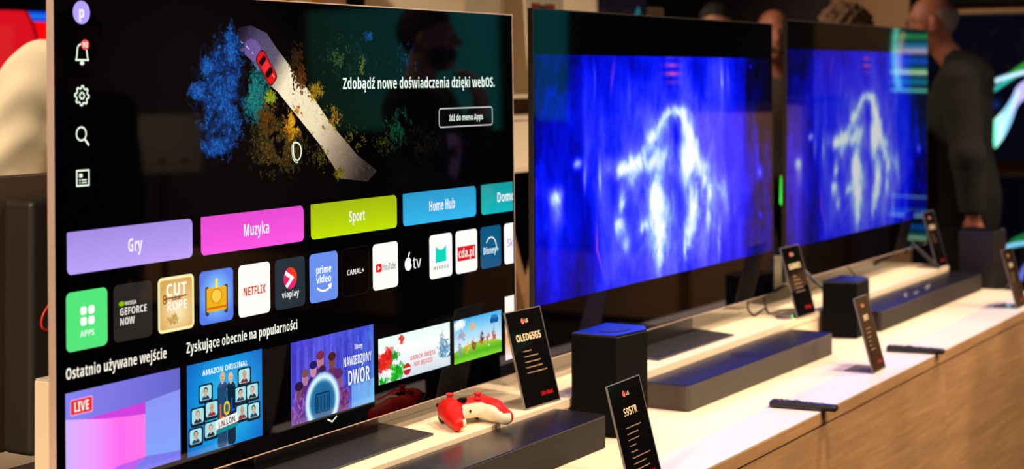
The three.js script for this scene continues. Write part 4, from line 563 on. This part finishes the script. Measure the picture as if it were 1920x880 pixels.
// ---------------------------------------------------------------- back side of the island, behind the menu television
{
  const t = thing('rear_television', 'dark back of a small television behind the left edge of the menu television', 'television', [0, yP, -0.34]);
  part('panel', b2(-0.5, 0.62, 0.07, 0.555, -0.02, 0, 0.004), mat({ color: 0x3a2c20, roughness: 0.6 }), t);
  part('housing', b2(0.2, 0.6, 0.07, 0.515, 0.001, 0.075, 0.012), M.casing, t);
  part('vent_cover', b2(0.275, 0.58, 0.12, 0.465, 0.0755, 0.082, 0.003), M.casing, t);
  part('stand_neck', b2(0.0, 0.12, 0.01, 0.1, -0.015, -0.001, 0.004), M.casing, t); part('stand_base', b2(0.1, 0.5, 0, 0.014, -0.09, 0.12, 0.005), M.casing, t);
  const k = thing('cream_box', 'slim upright cream box behind the left edge of the menu television', 'box', [0.2, yP, -0.135]); part('carton', b2(-0.097, 0.1, 0, 0.23, -0.02, 0.02, 0.003), M.cream, k); part('lid_flap', b2(-0.095, 0.098, 0.2305, 0.2325, -0.019, 0.019, 0.0008), M.strip, k);
  tag(part('cable_loop', tube([[0.222, 1.1, -0.24], [0.204, 1.08, -0.24], [0.199, 1.064, -0.24], [0.204, 1.055, -0.24], [0.222, 1.05, -0.24]], 0.0025, 40, 10), mat({ color: 0xd02418, roughness: 0.4 }), scene), 'short red cable loop hanging behind the menu television', 'cable');
}
// ---------------------------------------------------------------- displays standing further back
function panelTV(name, label, cat, [x, y, z], turn, w, h, tex, k, light, group) {
  const t = thing(name, label, cat, [x, y, z], turn, group); part('case', b2(-w / 2, w / 2, -h / 2, h / 2, -0.035, -0.001, 0.003), M.black, t);
  part('screen', new THREE.PlaneGeometry(w - 0.02, h - 0.02).translate(0, 0, 0.0006), screenMat(tex, k), t);
  if (light) { const l = new THREE.RectAreaLight(light[0], light[1], w * 0.9, h * 0.9); l.name = 'screen_light'; l.position.z = 0.02; l.rotation.y = Math.PI; t.add(l); }
  return t;
}
const redTex = ctex(canvas(1024, 576, (c, w, h) => { c.fillStyle = '#f80408'; c.fillRect(0, 0, w, h); c.fillStyle = '#0a48d8'; c.fillRect(0, 0, w, 30); c.fillStyle = '#1c70f0'; c.fillRect(0, 8, w, 12); c.strokeStyle = '#700410'; c.lineWidth = 18; c.beginPath(); c.ellipse(430, 150, 96, 170, 0, 0, 7); c.stroke(); c.fillStyle = '#d81020'; c.fill(); c.strokeStyle = '#ff9aa0'; c.lineWidth = 14; c.beginPath(); c.ellipse(430, 140, 74, 120, 0, 0.2, 1.2); c.stroke(); }));
{ const t = panelTV('wall_display', 'bright red screen with a blue stripe behind the cream jumper', 'screen', [2.95, 1.36, -3.2], 0, 1.44, 0.82, redTex, 1.0, [0xff1010, 0.2]); part('stand_column', b2(-0.05, 0.05, -1.36, -0.42, -0.1, -0.05, 0.01), M.satin, t); part('stand_foot', b2(-0.4, 0.4, -1.36, -1.33, -0.3, 0.2, 0.01), M.satin, t); }
{ // cream shop fitting on crossed oak legs
  const t = thing('shop_cabinet', 'tall cream shop cabinet on crossed oak legs, seen between the first two televisions', 'cabinet', [3.1, 0, -1.15]);
  part('carcass', [b2(-0.42, 0.5, 1.338, 1.352, -0.2, 0.2, 0.002), b2(-0.42, 0.5, 1.16, 1.172, -0.2, 0.2, 0.002), b2(-0.42, 0.5, 1.412, 1.425, -0.2, 0.2, 0.002), b2(-0.42, 0.5, 1.16, 1.85, -0.2, -0.19, 0.002), b2(-0.42, -0.405, 1.16, 1.85, -0.19, 0.2, 0.002), b2(0.485, 0.5, 1.16, 1.85, -0.19, 0.2, 0.002)], M.cream, t);
  part('drawer_front', b2(-0.403, 0.483, 1.173, 1.337, 0.16, 0.19, 0.003), M.cream, t); part('recess_back', b2(-0.404, 0.484, 1.352, 1.412, 0.05, 0.06, 0), mat({ color: 0x4a3624, roughness: 0.8 }), t);
  for (const [x0, x1, z] of [[-0.213, 0.326, 0.17], [0.326, -0.213, 0.12]]) { const L = Math.hypot(x1 - x0, 1.15); part('leg', boxUV(bx(0.05, L, 0.035, 0, 0, 0, 0.004)).rotateZ(Math.atan2(x1 - x0, 1.15)).translate((x0 + x1) / 2, 0.583, z), M.wood, t); }
  part('dark_curtain', b2(-0.4, 0.48, 0.02, 1.158, -0.18, -0.17, 0), mat({ color: 0x14121c, roughness: 0.95 }), t);
}
{ // leaflets and boards standing on the cabinet and beside it
  const board = (label, cat, name, [x, y, z], w, h, turn, tilt, m, edge) => { const t = thing(name, label, cat, [x, y, z], turn); const g = (q) => q.rotateX(tilt); part('board', g(b2(-w / 2, w / 2, 0, h, -0.012, 0, 0.002)), edge ?? M.cream, t); part('printed_face', g(new THREE.PlaneGeometry(w - 0.008, h - 0.008).translate(0, h / 2, 0.0008)), m, t); return t; };
  const poster = ctex(canvas(512, 640, (c, w, h) => { c.fillStyle = '#efe2c8'; c.fillRect(0, 0, w, h); c.fillStyle = '#9c3410'; c.fillRect(60, 150, 120, 80); c.fillRect(250, 150, 140, 80); c.fillStyle = '#14100c'; c.fillRect(176, 160, 76, 40); c.fillStyle = '#c04830'; for (let k = 0; k < 26; k++) c.fillRect(40 + (k % 9) * 48, 50 + Math.floor(k / 9) * 30, 30 * rnd() + 6, 12); c.fillStyle = '#e0b890'; c.fillRect(30, 320, 440, 180); }));
  board('cream poster with rust-red blocks above the middle television', 'poster', 'poster_board', [3.29, 1.427, -0.98], 0.27, 0.42, 0, -0.06, mat({ map: poster, roughness: 0.6 }));
  board('plain cream board leaning in the cabinet above the menu television', 'board', 'leaning_board', [2.9, 1.427, -1.0], 0.3, 0.4, 0.1, -0.08, M.cream);
  const tab = ctex(canvas(512, 320, (c, w, h) => { c.fillStyle = '#17131a'; c.fillRect(0, 0, w, h); c.fillStyle = '#6a6468'; c.fillRect(120, 150, 150, 12); const g = c.createLinearGradient(360, 40, 430, 280); g.addColorStop(0, '#1c6c88'); g.addColorStop(1, '#2ca860'); c.fillStyle = g; c.beginPath(); c.ellipse(400, 160, 34, 120, 0.3, 0, 7); c.fill(); }));
  const ped = (label, x, z, h, w) => { const t = thing('plinth_stand', label, 'stand', [x, 0, z]); part('column', b2(-w / 2 + 0.04, w / 2 - 0.04, 0.02, h - 0.02, -0.1, 0.1, 0.004), M.cream, t); part('top_plate', b2(-w / 2, w / 2, h - 0.02, h, -0.14, 0.14, 0.003), M.cream, t); part('foot_plate', b2(-w / 2, w / 2, 0, 0.02, -0.14, 0.14, 0.003), M.cream, t); };
  ped('cream plinth carrying a dark tablet behind the middle television', 4.3, -1.2, 1.56, 0.4); ped('cream plinth behind the menu television', 2.5, -1.5, 1.5, 0.7);
  const t = thing('tablet', 'dark tablet with a green shape above the middle television', 'tablet', [4.28, 1.561, -1.2], -0.15); part('case', b2(-0.19, 0.19, 0.001, 0.26, -0.012, 0, 0.006), M.satin, t); part('screen', new THREE.PlaneGeometry(0.36, 0.24).translate(0, 0.13, 0.0008), screenMat(tab, 0.7), t);
  board('rounded beige card right of the tablet above the middle television', 'card', 'beige_card', [4.572, 1.45, -1.2], 0.19, 0.33, -0.1, 0, mat({ color: 0xd8b890, roughness: 0.6 }), mat({ color: 0xd8b890, roughness: 0.6 })); 
  ped('cream plinth under the beige card', 4.66, -1.24, 1.448, 0.24);
  const lit = ctex(canvas(256, 256, (c, w, h) => { c.fillStyle = '#e0b088'; c.fillRect(0, 0, w, h); c.fillStyle = '#f0a030'; c.fillRect(60, 0, 130, 256); c.fillStyle = '#ffe8a0'; c.fillRect(100, 0, 60, 256); }));
  board('beige and orange board behind the top edge of the menu television', 'board', 'leaning_board', [2.41, 1.501, -1.4], 0.5, 0.4, 0, -0.05, mat({ map: lit, roughness: 0.6 }));
  const t2 = thing('tablet', 'dark screen behind the top edge of the menu television', 'tablet', [2.8, 1.501, -1.42], 0.0); part('case', b2(-0.14, 0.14, 0.001, 0.36, -0.012, 0, 0.006), M.satin, t2); part('screen', new THREE.PlaneGeometry(0.26, 0.34).translate(0, 0.18, 0.0008), mat({ color: 0x1c1a26, roughness: 0.1 }), t2);
}
// ---------------------------------------------------------------- wall of screens at the far right
{
  const xw = 7.6, rb = ctex(ribbonPicture), bd = ctex(bandPicture), lb = ctex(lowBandPicture);
  const wallTile = (label, z0, z1, y0, y1, tex, k, light) => panelTV('video_wall_panel', label, 'screen', [xw, (y0 + y1) / 2, (z0 + z1) / 2], -Math.PI / 2, z1 - z0, y1 - y0, tex, k, light, 'panels of the video wall');
  wallTile('wall screen with ribbons of light behind the man in the suit', -1.02, 0.12, 0.993, 1.835, rb, 1.2, [0x60c8ff, 0.03]);
  wallTile('wall screen with stacked glowing bands, mirrored in the farthest television', 0.135, 1.26, 0.993, 1.835, bd, 4.5, [0x60c8ff, 0.04]);
  wallTile('lower wall screen under the ribbons of light', -1.02, 0.12, 0.07, 0.918, ctex(lowRibbonPicture), 1.0);
  wallTile('lower wall screen under the stacked glowing bands', 0.135, 1.26, 0.07, 0.918, lb, 3);
  wallTile('upper wall screen with a green glow above the ribbons of light', -1.02, 0.12, 1.9, 2.72, ctex(canvas(512, 380, (c, w, h) => { c.fillStyle = '#05050c'; c.fillRect(0, 0, w, h); glowBand(c, -20, 110, 352, 14, '#78f0b0'); glowBand(c, 170, 330, 366, 10, '#28a868'); })), 1.0);
  const teal = ctex(canvas(512, 288, (c, w, h) => { const g = c.createLinearGradient(0, 0, w, h); g.addColorStop(0, '#1c9098'); g.addColorStop(0.6, '#2c8478'); g.addColorStop(1, '#44603c'); c.fillStyle = g; c.fillRect(0, 0, w, h); }));
  wallTile('teal wall screen mirrored behind the bearded man', 3.42, 4.98, 1.2, 2.06, teal, 1.2, [0x2a9a94, 0.06]);
  const b = thing('wall_bench', 'low oak bench along the right wall below the teal screen', 'bench'); part('front', boxUV(b2(6.95, 7.6, 0.06, 0.47, 2.32, 6.5, 0.003)), M.wood, b); part('top', b2(6.93, 7.62, 0.471, 0.5, 2.3, 6.52, 0.003), M.casing, b); part('plinth', b2(7.0, 7.6, 0, 0.059, 2.36, 6.45, 0), M.shadow, b);
  const k = thing('oak_cabinet', 'waist-high oak cabinet by the right wall, mirrored in the middle television', 'cabinet'); part('body', boxUV(b2(6.95, 7.6, 0.06, 1.3, 1.5, 2.24, 0.003)), M.wood, k); part('top', b2(6.93, 7.62, 1.301, 1.33, 1.48, 2.26, 0.003), M.casing, k); part('plinth', b2(7.0, 7.6, 0, 0.059, 1.54, 2.2, 0), M.shadow, k); for (const z of [1.515, 1.875]) { const d = part('door', boxUV(b2(6.928, 6.948, 0.09, 1.28, z, z + 0.35, 0.002)), M.wood, k); part('handle', b2(6.914, 6.927, 0.7, 0.82, z > 1.8 ? z + 0.02 : z + 0.32, z > 1.8 ? z + 0.03 : z + 0.33, 0.003), M.satin, d); }
  const eb = ctex(canvas(256, 200, (c, w, h) => { c.fillStyle = '#e8dcc8'; c.fillRect(0, 0, w, h); c.fillStyle = '#b02c20'; for (const x of [40, 120, 190]) c.fillRect(x, 150, 26, 20); })), ez = thing('board_easel', 'cream board with red squares on a post, mirrored in the menu television', 'board', [4.92, 0, 3.99], Math.PI + 0.86); part('board', b2(-0.2, 0.2, 1.06, 1.37, -0.012, 0, 0.003), M.cream, ez); part('printed_face', new THREE.PlaneGeometry(0.39, 0.3).translate(0, 1.215, 0.001), mat({ map: eb, roughness: 0.6 }), ez); part('post', cyl(0.02, 0.02, 1.14, 0, 0.58, -0.035, 14), M.satin, ez); part('foot', cyl(0.17, 0.18, 0.014, 0, 0.007, -0.035, 28), M.satin, ez);
  const gs = thing('light_strip', 'short upright green light in the gap beside the farthest television', 'light', [5.13, 0.9, -0.83], 0); part('tube', new THREE.CapsuleGeometry(0.012, 0.11, 6, 12).rotateZ(-0.12).translate(0.0, 0.075, 0), mat({ color: 0x0c3010, emissive: 0x40ff50, emissiveIntensity: 1.3 }), gs); part('stand', [cyl(0.008, 0.008, 0.9, 0, -0.448, -0.005, 10), cyl(0.09, 0.09, 0.012, 0, -0.893, -0.005, 24)], M.black, gs);
}
renderer.render(scene, camera);
